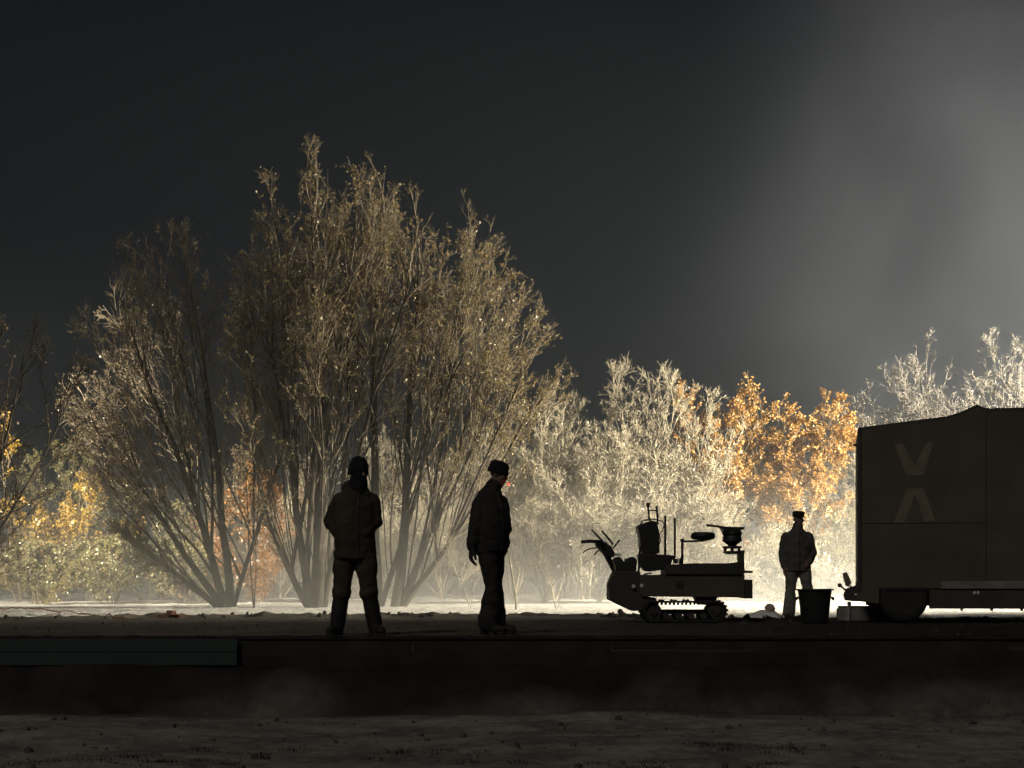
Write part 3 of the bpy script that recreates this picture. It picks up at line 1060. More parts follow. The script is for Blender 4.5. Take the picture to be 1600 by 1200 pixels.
    if gloves:
        for s in gloves:
            bm = bmesh.new()
            h = J['hand' + s]
            hand(bm, J['wr' + s], h[0], h[1], h[2], h[3], 1.12, 0.004)
            limb(bm, [Vector(J['wr' + s]) - Vector(h[0]).normalized() * 0.05, J['wr' + s]], [0.044, 0.038], 12)
            link('glove', remesh(bm, 'glove', 0.006, 1), 'cloth_black', t)
    # ---- headgear
    bm = bmesh.new()
    if hat == 'beanie':
        ringcap(bm, hc, R, [(0.094, 0.114, -0.035, 0.030), (0.100, 0.120, -0.028, 0.030), (0.101, 0.121, 0.030, 0.018), (0.094, 0.114, 0.036, 0.016), (0.092, 0.111, 0.085, 0.016),
                            (0.080, 0.096, 0.120, 0.018), (0.056, 0.066, 0.148, 0.022), (0.030, 0.035, 0.162, 0.024), (0.006, 0.007, 0.167, 0.024)])
        finish(bm, 'beanie', 'wool', t, True)
    elif hat == 'ribbed':
        ringcap(bm, hc, R, [(0.090, 0.110, -0.005, 0.014), (0.095, 0.115, 0.002, 0.014), (0.096, 0.116, 0.04, 0.014), (0.089, 0.109, 0.046, 0.014), (0.088, 0.108, 0.085, 0.016),
                            (0.080, 0.096, 0.112, 0.018), (0.058, 0.068, 0.130, 0.020), (0.012, 0.014, 0.138, 0.022)])
        finish(bm, 'beanie', 'wool', t, True)
    else:
        ringcap(bm, hc, R, [(0.083, 0.103, 0.030, 0.012), (0.088, 0.108, 0.034, 0.012), (0.090, 0.112, 0.075, 0.010), (0.092, 0.116, 0.105, 0.006), (0.080, 0.10, 0.122, 0.008), (0.03, 0.04, 0.130, 0.010)])
        cp = finish(bm, 'cap', 'cloth_black', t, True)
        bm = bmesh.new()
        ringcap(bm, hc, R, [(0.074, 0.060, 0.034, -0.105), (0.078, 0.064, 0.039, -0.105), (0.074, 0.060, 0.044, -0.102)])
        finish(bm, 'brim', 'cloth_black', cp, True)
    return t


def gz(px, D):
    return ground_z((px - 800) / F * D, D)


# man in the hooded jacket, hands drawn up before him
D1 = 15.92
p1 = (555 - 800) / F * D1
J1 = dict(head=(0.045, -0.03, 1.690), neck=(0.015, 0.0, 1.49), pelvis=(0.005, 0.0, 0.90),
          shl=(-0.150, -0.02, 1.385), ell=(-0.262, 0.03, 1.175), wrl=(-0.115, -0.10, 1.02), handl=((0.6, -0.25, -0.6), (0.2, 1, 0), 1, 0.6),
          shr=(0.165, 0.03, 1.385), elr=(0.205, 0.03, 1.185), wrr=(0.120, -0.10, 1.06), handr=((-0.6, -0.2, -0.5), (-0.2, 1, 0), -1, 0.6),
          hipl=(-0.105, 0.0, 0.86), knl=(-0.135, -0.03, 0.475), anl=(-0.185, 0.0, 0.10), toel=math.radians(-108),
          hipr=(0.105, 0.0, 0.86), knr=(0.140, -0.03, 0.475), anr=(0.205, 0.0, 0.10), toer=math.radians(-62))
JR1 = [(0.0, 0, 0.79, 0.215, 0.16), (0.0, 0, 0.90, 0.212, 0.165), (-0.01, 0, 1.02, 0.212, 0.175), (-0.01, 0, 1.20, 0.225, 0.175), (0.0, 0, 1.34, 0.215, 0.16), (0.005, 0, 1.43, 0.180, 0.135), (0.012, 0, 1.50, 0.135, 0.12), (0.02, 0, 1.56, 0.10, 0.10)]
person('man in dark hooded jacket and beanie, legs apart, hands drawn up, nearest the front edge', (p1, D1, gz(555, D1)), J1, math.radians(18), math.radians(35), math.radians(6),
       'beanie', 'cloth_brown', 'cloth_brown', JR1, 1.3, boots_tall=True, hood=True)

# man facing right with a glowing cigarette
D2 = 16.25
p2 = (767 - 800) / F * D2
J2 = dict(head=(0.085, -0.045, 1.695), neck=(0.01, -0.01, 1.50), pelvis=(0.0, 0.0, 0.92),
          shl=(-0.105, -0.08, 1.385), ell=(-0.165, -0.12, 1.12), wrl=(-0.200, -0.13, 0.905), handl=((-0.10, 0.0, -1), (0.9, 0.3, 0), 1, 0.55),
          shr=(0.095, 0.09, 1.385), elr=(0.150, 0.12, 1.13), wrr=(0.100, -0.02, 0.99), handr=((-0.6, -0.6, -0.35), (-0.5, 0.6, 0), -1, 0.5),
          hipl=(-0.025, -0.055, 0.88), knl=(0.015, -0.06, 0.50), anl=(-0.030, -0.05, 0.10), toel=math.radians(-34),
          hipr=(0.035, 0.055, 0.88), knr=(0.040, 0.03, 0.50), anr=(0.055, 0.06, 0.10), toer=math.radians(-20))
JR2 = [(0.0, 0, 0.87, 0.175, 0.165), (0.0, 0, 1.0, 0.19, 0.185), (0.0, 0, 1.16, 0.195, 0.19), (-0.005, 0, 1.33, 0.185, 0.175), (-0.015, 0, 1.42, 0.165, 0.14), (-0.005, 0, 1.50, 0.12, 0.11), (0.012, 0, 1.56, 0.085, 0.085)]
man2 = person('man in black jacket standing in profile facing right, head bowed, gloved hand hanging', (p2, D2, gz(767, D2)), J2, math.radians(42), math.radians(76), math.radians(16),
              'ribbed', 'cloth_black', 'cloth_black', JR2, 4.1, gloves='l', flare=1.18)
R2 = Matrix.Rotation(math.radians(76), 3, 'Z') @ Matrix.Rotation(math.radians(16), 3, 'X')
mouth = Vector((p2, D2, gz(767, D2))) + Vector(J2['head']) + R2 @ Vector((0.0, -0.088, -0.066))
tipd = (R2 @ Vector((-0.35, -1, -0.25))).normalized()
cg = thing('cigarette', 'lit cigarette glowing red in the mouth of the man facing right', 'cigarette', mouth)
bm = bmesh.new()
tube(bm, [Vector((0, 0, 0)), tipd * 0.052], 0.0042, 10)
finish(bm, 'paper_tube', 'paper', cg, True)
bm = bmesh.new()
ellip(bm, tipd * 0.056, (0.011, 0.011, 0.011))
finish(bm, 'ember', 'ember', cg, True)

# man with the cap near the trailer
D3 = 25.0
p3 = (1246 - 800) / F * D3
J3 = dict(head=(0.015, -0.02, 1.645), neck=(0.0, 0.0, 1.455), pelvis=(0.0, 0.0, 0.90),
          shl=(-0.175, 0.0, 1.345), ell=(-0.235, 0.02, 1.09), wrl=(-0.225, -0.04, 0.87), handl=((0.02, -0.1, -1), (0.9, 0.4, 0), 1, 0.5),
          shr=(0.175, 0.0, 1.345), elr=(0.245, 0.03, 1.10), wrr=(0.175, -0.10, 0.93), handr=((-0.6, -0.4, -0.5), (-0.4, 0.7, 0), -1, 0.5),
          hipl=(-0.095, 0.0, 0.86), knl=(-0.120, -0.03, 0.47), anl=(-0.135, 0.0, 0.10), toel=math.radians(-112),
          hipr=(0.10, 0.0, 0.86), knr=(0.165, -0.05, 0.47), anr=(0.185, 0.0, 0.10), toer=math.radians(-66))
JR3 = [(0, 0, 0.79, 0.20, 0.145), (0, 0, 0.90, 0.215, 0.155), (0, 0, 1.06, 0.21, 0.15), (0, 0, 1.26, 0.22, 0.15), (0, 0, 1.37, 0.20, 0.13), (0, 0, 1.43, 0.14, 0.105), (0, 0, 1.485, 0.085, 0.08)]
person('man in cap and dark jacket standing on the snow behind the tub', (p3, D3, gz(1246, D3)), J3, math.radians(4), math.radians(22), math.radians(3),
       'cap', 'cloth_grey', 'cloth_work', JR3, 7.7, flare=1.12)


# ------------------------------------------------------------------ tracked camera machine
def machine():
    D = 23.2
    X0 = (1070 - 800) / F * D
    g0 = ground_z(X0, D)
    t = thing('tracked_machine', 'dark walk-behind tracked machine with handlebars, seat and camera head', 'tracked vehicle', (X0, D, g0))
    k = D / F

    def W(zx, zy, y=0.0):
        """zoom pixel (5x, offset 880, 760) to local x, z at depth offset y"""
        px, py = 880 + zx / 5.0, 760 + zy / 5.0
        kk = (D + y) / F
        return ((px - 800) * kk - X0, CZ + (HY - py) * kk - g0)

    def V3(zx, zy, y=0.0):
        a = W(zx, zy, y)
        return Vector((a[0], y, a[1]))

    def pr(name, zpts, y0, y1, m, bev=0.01, parent=t):
        bm = bmesh.new()
        prism(bm, [W(a, b, y0) for a, b in zpts], y0, y1, bev)
        return finish(bm, name, m, parent)

    def tb(name, zpts, r, m, y=0.0, parent=t, seg=10):
        bm = bmesh.new()
        tube(bm, [V3(p[0], p[1], p[2] if len(p) > 2 else y) for p in zpts], r, seg)
        return finish(bm, name, m, parent, True)

    # undercarriage: two tracks with pads, wheels
    for y0, y1 in ((-0.36, -0.16), (0.16, 0.36)):
        tr = bpy.data.objects.new('track', None)
        COL.objects.link(tr)
        tr.parent = t
        cx0, cx1 = W(690, 0)[0], W(1175, 0)[0]
        r = 0.152
        cz = r + 0.016
        loop = []
        n = 16
        for i in range(n + 1):
            a = math.pi / 2 + math.pi * i / n
            loop.append((cx0 + r * math.cos(a), cz + r * math.sin(a)))
        for i in range(1, 10):
            loop.append((cx0 + (cx1 - cx0) * i / 10, cz - r))
        for i in range(n + 1):
            a = -math.pi / 2 + math.pi * i / n
            loop.append((cx1 + r * math.cos(a), cz + r * math.sin(a)))
        for i in range(1, 10):
            loop.append((cx1 + (cx0 - cx1) * i / 10, cz + r))
        bm = bmesh.new()
        m_ = len(loop)
        outer = loop
        inner = []
        for i, (lx, lz) in enumerate(loop):
            px_, pz_ = loop[i - 1]
            nx_, nz_ = loop[(i + 1) % m_]
            tx, tz = nx_ - px_, nz_ - pz_
            l = math.hypot(tx, tz)
            inner.append((lx - tz / l * 0.028, lz + tx / l * 0.028))
        vv = [[bm.verts.new((p[0], y, p[1])) for p in q] for q in (outer, inner) for y in (y0, y1)]
        for i in range(m_):
            j = (i + 1) % m_
            bm.faces.new((vv[0][i], vv[0][j], vv[1][j], vv[1][i]))
            bm.faces.new((vv[2][i], vv[3][i], vv[3][j], vv[2][j]))
            bm.faces.new((vv[0][i], vv[2][i], vv[2][j], vv[0][j]))
            bm.faces.new((vv[1][i], vv[1][j], vv[3][j], vv[3][i]))
        finish(bm, 'belt', 'rubber', tr)
        # lugs inside and outside
        bm0 = bmesh.new()
        box(bm0, -0.016, 0.016, y0, y1, 0.0, 0.02, 0.003)
        lug = bpy.data.meshes.new('lug')
        bm0.to_mesh(lug)
        bm0.free()
        lug.materials.append(M['rubber'])
        for i in range(0, m_, 2):
            j = (i + 1) % m_
            mx, mz = (loop[i][0] + loop[j][0]) / 2, (loop[i][1] + loop[j][1]) / 2
            ang = math.atan2(loop[j][1] - loop[i][1], loop[j][0] - loop[i][0])
            o = bpy.data.objects.new('lug', lug)
            COL.objects.link(o)
            o.parent = tr
            o.location = (mx + math.sin(ang) * 0.001, 0, mz - math.cos(ang) * 0.001)
            o.rotation_euler = (0, -ang + math.pi, 0)
        bmt = bmesh.new()
        x = cx0 + 0.06
        while x < cx1 - 0.03:
            box(bmt, x - 0.012, x + 0.012, y0 + 0.06, y1 - 0.06, cz + r - 0.060, cz + r - 0.026, 0.004)
            x += 0.062
        finish(bmt, 'guide_teeth', 'rubber', tr)
        for cx_, rr in ((cx0, 0.118), (cx1, 0.118)):
            bm = bmesh.new()
            lathe(bm, [(0.03, y0 + 0.02), (rr * 0.55, y0 + 0.02), (rr * 0.6, y0 + 0.05), (rr, y0 + 0.05), (rr, y1 - 0.05), (rr * 0.6, y1 - 0.05), (rr * 0.55, y1 - 0.02), (0.03, y1 - 0.02)], (cx_, 0, cz), 'Y', 20)
            finish(bm, 'sprocket', 'steel', tr)
        for i in range(4):
            xx = cx0 + (cx1 - cx0) * (i + 1) / 5
            bm = bmesh.new()
            lathe(bm, [(0.02, y0 + 0.04), (0.05, y0 + 0.04), (0.05, y1 - 0.04), (0.02, y1 - 0.04)], (xx, 0, 0.016 + 0.078 + 0.004), 'Y', 14)
            finish(bm, 'roller', 'steel', tr)
    bm = bmesh.new()
    box(bm, W(690, 0)[0], W(1175, 0)[0], -0.15, 0.15, 0.12, 0.19, 0.01)
    finish(bm, 'cross_frame', 'steel', t)
    pr('mount', [(1045, 862), (1210, 862), (1180, 925), (1080, 925)], -0.30, 0.30, 'steel')
    # main hull and upper deck
    pr('hull', [(600, 690), (800, 690), (1418, 690), (1418, 868), (620, 860), (600, 835)], -0.36, 0.36, 'paint_side', 0.012)
    pr('deck', [(800, 612), (1000, 601), (1280, 599), (1368, 590), (1418, 590), (1418, 688), (800, 688)], -0.40, 0.40, 'paint_dark', 0.012)
    pr('front_block', [(1420, 726), (1480, 728), (1480, 878), (1420, 870)], -0.34, 0.34, 'paint_dark', 0.01)
    bm = bmesh.new()
    c = W(892, 770)
    lathe(bm, [(0.028, -0.372), (0.058, -0.372), (0.062, -0.366), (0.062, -0.355)], (c[0], 0, c[1]), 'Y', 20)
    finish(bm, 'port', 'plastic', t)
    pr('post', [(1372, 512), (1416, 512), (1416, 592), (1372, 592)], -0.10, 0.10, 'paint_dark', 0.008)
    tb('hook', [(1410, 664), (1450, 668), (1480, 668)], 0.018, 'steel', -0.1)
    # engine end
    pr('engine_cover', [(398, 662), (600, 662), (604, 690), (600, 850), (730, 872), (730, 968), (548, 974), (357, 882), (357, 762)], -0.30, 0.30, 'paint_dark', 0.012)
    en = pr('engine', [(404, 580), (440, 566), (466, 575), (480, 590), (500, 574), (548, 574), (572, 590), (572, 664), (410, 664)], -0.20, 0.20, 'plastic', 0.012)
    bm = bmesh.new()
    for zx, zy, r in ((425, 590, 0.075), (530, 595, 0.085)):
        c = W(zx, zy)
        lathe(bm, [(r * 0.8, -0.17), (r, -0.14), (r, 0.10), (r * 0.8, 0.13)], (c[0], 0.02, c[1]), 'Y', 18)
    finish(bm, 'air_filter', 'plastic', t)
    for i in range(6):
        zx = 490 + i * 13
        pr('cooling_fin', [(zx, 562), (zx + 5, 562), (zx + 5, 580), (zx, 580)], -0.17, 0.17, 'steel', 0.0, en)
    tb('exhaust', [(588, 700), (596, 600), (592, 540), (604, 490), (600, 480)], 0.017, 'steel', -0.22)
    tb('hose', [(606, 705), (630, 690), (660, 680), (690, 676)], 0.012, 'rubber', -0.25)
    bm = bmesh.new()
    for zx, zy in ((548, 780), (610, 775)):
        c = V3(zx, zy, -0.31)
        lathe(bm, [(0.012, 0.0), (0.026, 0.0), (0.028, 0.008), (0.026, 0.02)], c - Vector((0, 0.06, 0)), 'Y', 14)
    finish(bm, 'reflector', 'plastic_white', t)
    # handlebars
    hb = tb('handlebar_column', [(396, 668), (350, 580), (310, 508), (270, 455)], 0.024, 'steel', -0.16)
    tb('handlebar_column', [(410, 660), (370, 575), (330, 505), (290, 450)], 0.024, 'steel', 0.16)
    pr('control_box', [(300, 512), (262, 470), (250, 440), (330, 432), (375, 470), (405, 520), (398, 552), (360, 548)], -0.13, 0.13, 'plastic', 0.012)
    tb('handlebar_grip', [(140, 436), (210, 430), (300, 432)], [0.020, 0.024, 0.024], 'rubber', -0.26)
    tb('handlebar_grip', [(140, 432), (210, 427), (300, 432)], [0.020, 0.024, 0.024], 'rubber', 0.26)
    tb('handlebar_crossbar', [(300, 432, -0.26), (300, 440, 0.26)], 0.02, 'steel')
    tb('brake_lever', [(155, 521), (180, 498), (215, 486), (270, 478)], 0.010, 'steel', -0.24)
    tb('brake_lever', [(243, 535), (262, 512), (285, 498), (305, 492)], 0.010, 'steel', 0.24)
    tb('control_lever', [(222, 336), (262, 380), (322, 445)], [0.013, 0.016, 0.016], 'steel', -0.05)
    tb('control_lever', [(300, 346), (340, 392), (390, 455)], [0.013, 0.016, 0.016], 'steel', 0.06)
    tb('control_lever', [(440, 420), (415, 452), (388, 486)], [0.015, 0.012, 0.012], 'steel', 0.10)
    pr('white_tag', [(403, 519), (455, 526), (453, 545), (410, 543)], -0.14, -0.02, 'plastic_white', 0.003)
    bm = bmesh.new()
    for zx, zy in ((322, 436), (345, 448), (380, 462), (392, 445)):
        ellip(bm, V3(zx, zy, -0.145), (0.016, 0.012, 0.016))
    finish(bm, 'clamp_bolt', 'steel_bright', t, True)
    # operator seat pack
    sb = pr('seat_back', [(580, 306), (600, 296), (690, 266), (728, 274), (752, 350), (755, 522), (620, 536), (606, 470), (600, 395)], -0.22, 0.22, 'plastic', 0.018)
    pr('seat_base', [(596, 528), (720, 528), (830, 534), (885, 546), (880, 556), (852, 575), (840, 640), (700, 664), (650, 658), (606, 610)], -0.24, 0.24, 'plastic', 0.015)
    tb('grab_loop', [(606, 296), (618, 270), (640, 262), (690, 264)], 0.011, 'steel', -0.10, sb)
    tb('antenna_post', [(672, 268), (668, 200), (662, 160)], 0.014, 'steel', -0.05, sb)
    bm = bmesh.new()
    c = V3(664, 146, -0.05)
    lathe(bm, [(0.016, -0.03), (0.033, -0.02), (0.022, 0.0), (0.036, 0.018), (0.03, 0.03)], c, 'Z', 14)
    finish(bm, 'antenna_knob', 'plastic', sb)
    tb('antenna_post', [(738, 300), (736, 220), (728, 152)], 0.015, 'steel', 0.08, sb)
    tb('antenna_crossbar', [(664, 186, -0.05), (738, 190, 0.08)], 0.011, 'steel', 0, sb)
    tb('antenna_crossbar', [(668, 250, -0.05), (738, 262, 0.08)], 0.009, 'steel', 0, sb)
    tb('cable', [(742, 264, -0.08), (775, 272, -0.08), (790, 300, -0.08), (776, 345, -0.08), (752, 372, -0.08), (760, 420, -0.08), (748, 470, -0.08)], 0.008, 'rubber', 0, sb)
    tb('stand_rod', [(797, 545), (797, 232)], 0.017, 'steel', -0.12)
    tb('stand_rod', [(872, 552), (872, 246)], 0.017, 'steel', 0.12)
    pr('white_box', [(862, 562), (902, 562), (902, 602), (866, 602)], -0.12, -0.02, 'plastic_white', 0.004)
    # saddle on its arm
    tb('saddle_arm', [(930, 606), (930, 420), (935, 430), (1040, 428), (1158, 412)], [0.020, 0.020, 0.018, 0.016, 0.014], 'steel', 0.0)
    tb('saddle_arm', [(912, 606), (912, 570), (940, 545)], 0.016, 'steel', 0.05)
    bm = bmesh.new()
    ellip(bm, V3(930, 422, 0), (0.032, 0.032, 0.032))
    c = V3(1092, 405, 0)
    lathe(bm, [(0.03, -0.05), (0.05, -0.01), (0.09, 0.012)], c, 'Z', 18)
    finish(bm, 'saddle_pivot', 'steel', t, True)
    bm = bmesh.new()
    c = V3(1092, 388, 0)
    lathe(bm, [(0.11, -0.056), (0.165, -0.046), (0.184, -0.02), (0.186, 0.01), (0.176, 0.04), (0.14, 0.056), (0.05, 0.060)], c, 'Z', 28)
    finish(bm, 'saddle', 'plastic', t, True)
    # camera head
    c = V3(1320, 0, 0)
    bm = bmesh.new()
    z = lambda q: W(0, q)[1] - 0
    lathe(bm, [(0.05, z(470)), (0.075, z(455)), (0.115, z(440)), (0.15, z(428)), (0.142, z(400)), (0.132, z(388)), (0.155, z(372)), (0.15, z(350))], (c.x, 0, 0), 'Z', 26)
    finish(bm, 'head_bowl', 'plastic', t)
    pr('head_plate', [(1240, 314), (1420, 316), (1416, 336), (1392, 342), (1386, 352), (1256, 352)], -0.15, 0.15, 'plastic', 0.006)
    tb('pan_bar', [(1120, 303), (1150, 306), (1250, 318)], [0.020, 0.018, 0.018], 'steel', -0.08)
    bm = bmesh.new()
    lathe(bm, [(0.11, z(484)), (0.148, z(480)), (0.148, z(468)), (0.09, z(466)), (0.06, z(464))], (c.x, 0, 0), 'Z', 26)
    lathe(bm, [(0.138, z(522)), (0.14, z(510)), (0.11, z(506))], (c.x, 0, 0), 'Z', 26)
    finish(bm, 'head_ring', 'steel', t)
    for i in range(6):
        a = i * math.pi / 3 + 0.3
        bm = bmesh.new()
        tube(bm, [(c.x + 0.12 * math.cos(a), 0.12 * math.sin(a), z(512)), (c.x + 0.12 * math.cos(a), 0.12 * math.sin(a), z(480))], 0.016, 8)
        finish(bm, 'head_stud', 'steel', t)
    pr('head_bracket', [(1370, 500), (1418, 500), (1418, 528), (1280, 528), (1280, 519), (1366, 519)], -0.09, 0.09, 'paint_dark', 0.004)


machine()


# ------------------------------------------------------------------ box trailer
def trailer():
    D = 22.6
    X0 = (1341 - 800) / F * D
    g0 = ground_z(X0, D)
    t = thing('box_trailer', 'dark high-sided box trailer with a pale broken X painted on its side', 'trailer', (X0, D, g0), math.radians(-11.6))
    ca, sa = math.cos(math.radians(11.6)), math.sin(math.radians(11.6))

    def U(px, py):
        """pixel on the camera-facing side to local x, z"""
        # x = X0 + u*ca, depth = D - u*sa ; (px-800)/F = x/depth
        s = (px - 800) / F
        u = (s * D - X0) / (ca + s * sa)
        d = D - u * sa
        return (u, CZ + (HY - py) / F * d - g0)

    zt = U(1600, 638)[1]
    zbot = 0.47
    W_ = 2.25
    prof = [U(1336 + 5, 668), U(1480, 650), U(1502, 643), U(1527, 631.5), U(1541, 637.5), (6.3, zt)]
    bm = bmesh.new()
    prism(bm, [(prof[0][0], zbot)] + prof + [(6.3, zbot)], 0.012, W_, 0.008)
    finish(bm, 'body', 'paint_dark', t)
    us = U(1541, 700)[0]
    ul = U(1341, 700)[0]
    zs = U(1420, 818)[1]

    def panel(x0, x1, z0, topf, m='paint_side'):
        pts = [(x0, z0), (x1, z0)] + topf
        bm = bmesh.new()
        prism(bm, pts, -0.006, 0.0115, 0.004)
        return finish(bm, 'side_panel', m, t)
    panel(ul + 0.05, us - 0.004, zbot + 0.03, [(us - 0.004, zs - 0.004), (ul + 0.05, zs - 0.004)])
    panel(ul + 0.05, us - 0.004, zs + 0.004, [(us - 0.004, U(1541, 642)[1]), (U(1527, 636)[0], U(1527, 637)[1]), (U(1502, 648)[0], U(1502, 648.5)[1]), (U(1480, 655)[0], U(1480, 655.5)[1]), (ul + 0.05, U(1345, 673)[1])])
    for xx in (us + 0.004, us + 1.55, us + 3.1):
        panel(xx, min(6.29, xx + 1.542), zbot + 0.03, [(min(6.29, xx + 1.542), zt - 0.05), (xx, zt - 0.05)])
    bm = bmesh.new()
    box(bm, ul - 0.012, ul + 0.046, -0.012, 0.05, zbot - 0.02, U(1341, 669)[1], 0.006)
    finish(bm, 'corner_post', 'steel', t)
    bm = bmesh.new()
    tube(bm, [(ul - 0.07, 0.1, U(0, 720)[1]), (ul + 0.02, 0.1, U(0, 720)[1])], 0.018, 8)
    finish(bm, 'roof_catch', 'steel', t)
    # the painted mark: an upright V over an inverted one
    for pts in ([(1398, 695), (1410, 692), (1430, 729), (1446, 693), (1458, 691), (1442.5, 742.5), (1416, 742.5)],
                [(1417, 763.5), (1444, 763.5), (1461, 814), (1444, 815), (1429.7, 771.5), (1413, 817), (1396.5, 817)]):
        b = bmesh.new()
        q = [U(*p) for p in pts]
        vsx = [b.verts.new((p[0], -0.0095, p[1])) for p in q]
        f = b.faces.new(vsx)
        ex = bmesh.ops.extrude_face_region(b, geom=[f])
        for v in ex['geom']:
            if isinstance(v, bmesh.types.BMVert):
                v.co.y = -0.0075
        bmesh.ops.triangulate(b, faces=[f for f in b.faces if len(f.verts) > 4])
        finish(b, 'painted_mark', 'paint_mark', t)
    # chassis
    for yy in (0.35, W_ - 0.35):
        bm = bmesh.new()
        box(bm, ul + 0.15, 6.2, yy - 0.05, yy + 0.05, 0.24, zbot - 0.002, 0.008)
        finish(bm, 'chassis_rail', 'steel', t)
    bm = bmesh.new()
    box(bm, U(1452, 0)[0], 6.25, 0.01, 0.06, 0.20, zbot - 0.004, 0.008)
    finish(bm, 'side_skirt', 'paint_dark', t)
    bm = bmesh.new()
    box(bm, U(1470, 0)[0], 6.2, -0.022, 0.009, 0.49, 0.60, 0.006)
    finish(bm, 'rub_rail', 'paint_mark' if False else 'concrete', t)
    for i in range(8):
        x = U(1505, 0)[0] + i * 0.42
        bm = bmesh.new()
        tube(bm, [(x, 0.25, 0.30), (x, 0.25, 0.17)], 0.022, 8)
        finish(bm, 'underrun_stud', 'steel', t)
    # wheels with mudguards
    for cx in (U(1412, 936)[0], U(1412, 936)[0] + 3.4):
        for yy, s in ((0.14, -1), (W_ - 0.14, 1)):
            w = bpy.data.objects.new('wheel', None)
            COL.objects.link(w)
            w.parent = t
            w.location = (cx, yy, 0.352)
            bm = bmesh.new()
            lathe(bm, [(0.20, -0.10), (0.31, -0.115), (0.345, -0.09), (0.352, -0.05), (0.352, 0.05), (0.345, 0.09), (0.31, 0.115), (0.20, 0.10)], (0, 0, 0), 'Y', 36)
            finish(bm, 'tyre', 'rubber', w, True)
            bm = bmesh.new()
            lathe(bm, [(0.03, s * 0.09), (0.06, s * 0.085), (0.09, s * 0.05), (0.17, s * 0.045), (0.19, s * 0.085), (0.205, s * 0.088)], (0, 0, 0), 'Y', 30)
            finish(bm, 'rim', 'steel', w, True)
            bm = bmesh.new()
            n = 14
            prev = None
            for i in range(n + 1):
                a = math.pi * i / n
                c0, c1 = math.cos(a), math.sin(a)
                row = [bm.verts.new((0.40 * c0, -0.15, 0.40 * c1)), bm.verts.new((0.40 * c0, 0.15, 0.40 * c1)),
                       bm.verts.new((0.388 * c0, 0.15, 0.388 * c1)), bm.verts.new((0.388 * c0, -0.15, 0.388 * c1))]
                if prev:
                    for j in range(4):
                        bm.faces.new((prev[j], prev[(j + 1) % 4], row[(j + 1) % 4], row[j]))
                prev = row
            mg = finish(bm, 'mudguard', 'plastic', t)
            mg.location = (cx, yy - s * 0.02, 0.352)
    # tail piece left of the wheel, with latch and flap
    bm = bmesh.new()
    a = [U(1338, 909), U(1374, 911), U(1374, 944), U(1338, 939)]
    prism(bm, a, -0.004, 0.30, 0.01)
    finish(bm, 'tail_panel', 'paint_side', t)
    bm = bmesh.new()
    a = [U(1321, 920), U(1338, 914), U(1340, 940), U(1320, 938), U(1318, 930)]
    prism(bm, a, 0.02, 0.22, 0.01)
    finish(bm, 'latch_block', 'steel', t)
    bm = bmesh.new()
    a = [U(1316, 896), U(1323, 893.5), U(1331, 910), U(1326, 917), U(1321, 915)]
    prism(bm, a, 0.04, 0.07, 0.004)
    finish(bm, 'flap', 'paint_mark', t)
    bm = bmesh.new()
    p0, p1_ = U(1312, 914.5), U(1326, 926)
    tube(bm, [(p0[0], 0.0, p0[1]), (p1_[0], 0.03, p1_[1])], 0.014, 8)
    ellip(bm, (p0[0], 0.0, p0[1]), (0.032, 0.032, 0.032))
    finish(bm, 'latch_handle', 'steel', t, True)
    bm = bmesh.new()
    for q in ((1337, 929), (1329, 916)):
        c = U(*q)
        ellip(bm, (c[0], -0.005, c[1]), (0.022, 0.012, 0.016))
    finish(bm, 'reflector', 'plastic_white', t, True)
    for q in (1522.5, 1528.5):  # white discs painted in for lit snow showing through two holes
        c = U(q, 926.5)
        bm = bmesh.new()
        ellip(bm, (c[0], 0.006, c[1]), (0.020, 0.012, 0.026))
        finish(bm, 'lit_snow_dot', 'plastic_white', t, True)
    tube_pts = [U(1327, 940), U(1327, 950), U(1325, 970)]
    bm = bmesh.new()
    tube(bm, [(p[0], 0.12, max(0.0, p[1])) for p in tube_pts], [0.03, 0.03, 0.045], 10)
    finish(bm, 'support_leg', 'steel_bright', t)


trailer()

# ------------------------------------------------------------------ smaller things
# plastic tub
D = 22.3
X = (1273 - 800) / F * D
tub = thing('plastic_tub', 'black round plastic tub with a flared rim beside the trailer', 'tub', (X, D, ground_z(X, D)))
bm = bmesh.new()
lathe(bm, [(0.02, 0.0), (0.185, 0.0), (0.195, 0.02), (0.238, 0.44), (0.243, 0.47), (0.272, 0.475), (0.274, 0.495), (0.236, 0.497), (0.228, 0.46), (0.185, 0.05), (0.02, 0.045)], (0, 0, 0), 'Z', 40)
finish(bm, 'shell', 'plastic', tub, True)
for s in (-1, 1):
    bm = bmesh.new()
    tube(bm, [(s * 0.232, -0.05, 0.37), (s * 0.262, -0.05, 0.365), (s * 0.268, 0.0, 0.34), (s * 0.262, 0.05, 0.365), (s * 0.232, 0.05, 0.37)], 0.014, 8)
    finish(bm, 'handle', 'plastic', tub, True)

# concrete block under the trailer end
D = 23.9
X = (1351 - 800) / F * D
cb = thing('concrete_block', 'low grey concrete block on the snow below the trailer end', 'block', (X, D, ground_z(X, D) - 0.02), math.radians(-8))
bm = bmesh.new()
box(bm, -0.42, 0.28, -0.18, 0.18, 0, 0.20, 0.02)
finish(bm, 'slab', 'concrete', cb)
bm = bmesh.new()
box(bm, -0.40, 0.26, -0.16, 0.16, 0.202, 0.235, 0.01)
finish(bm, 'top_board', 'concrete', cb)

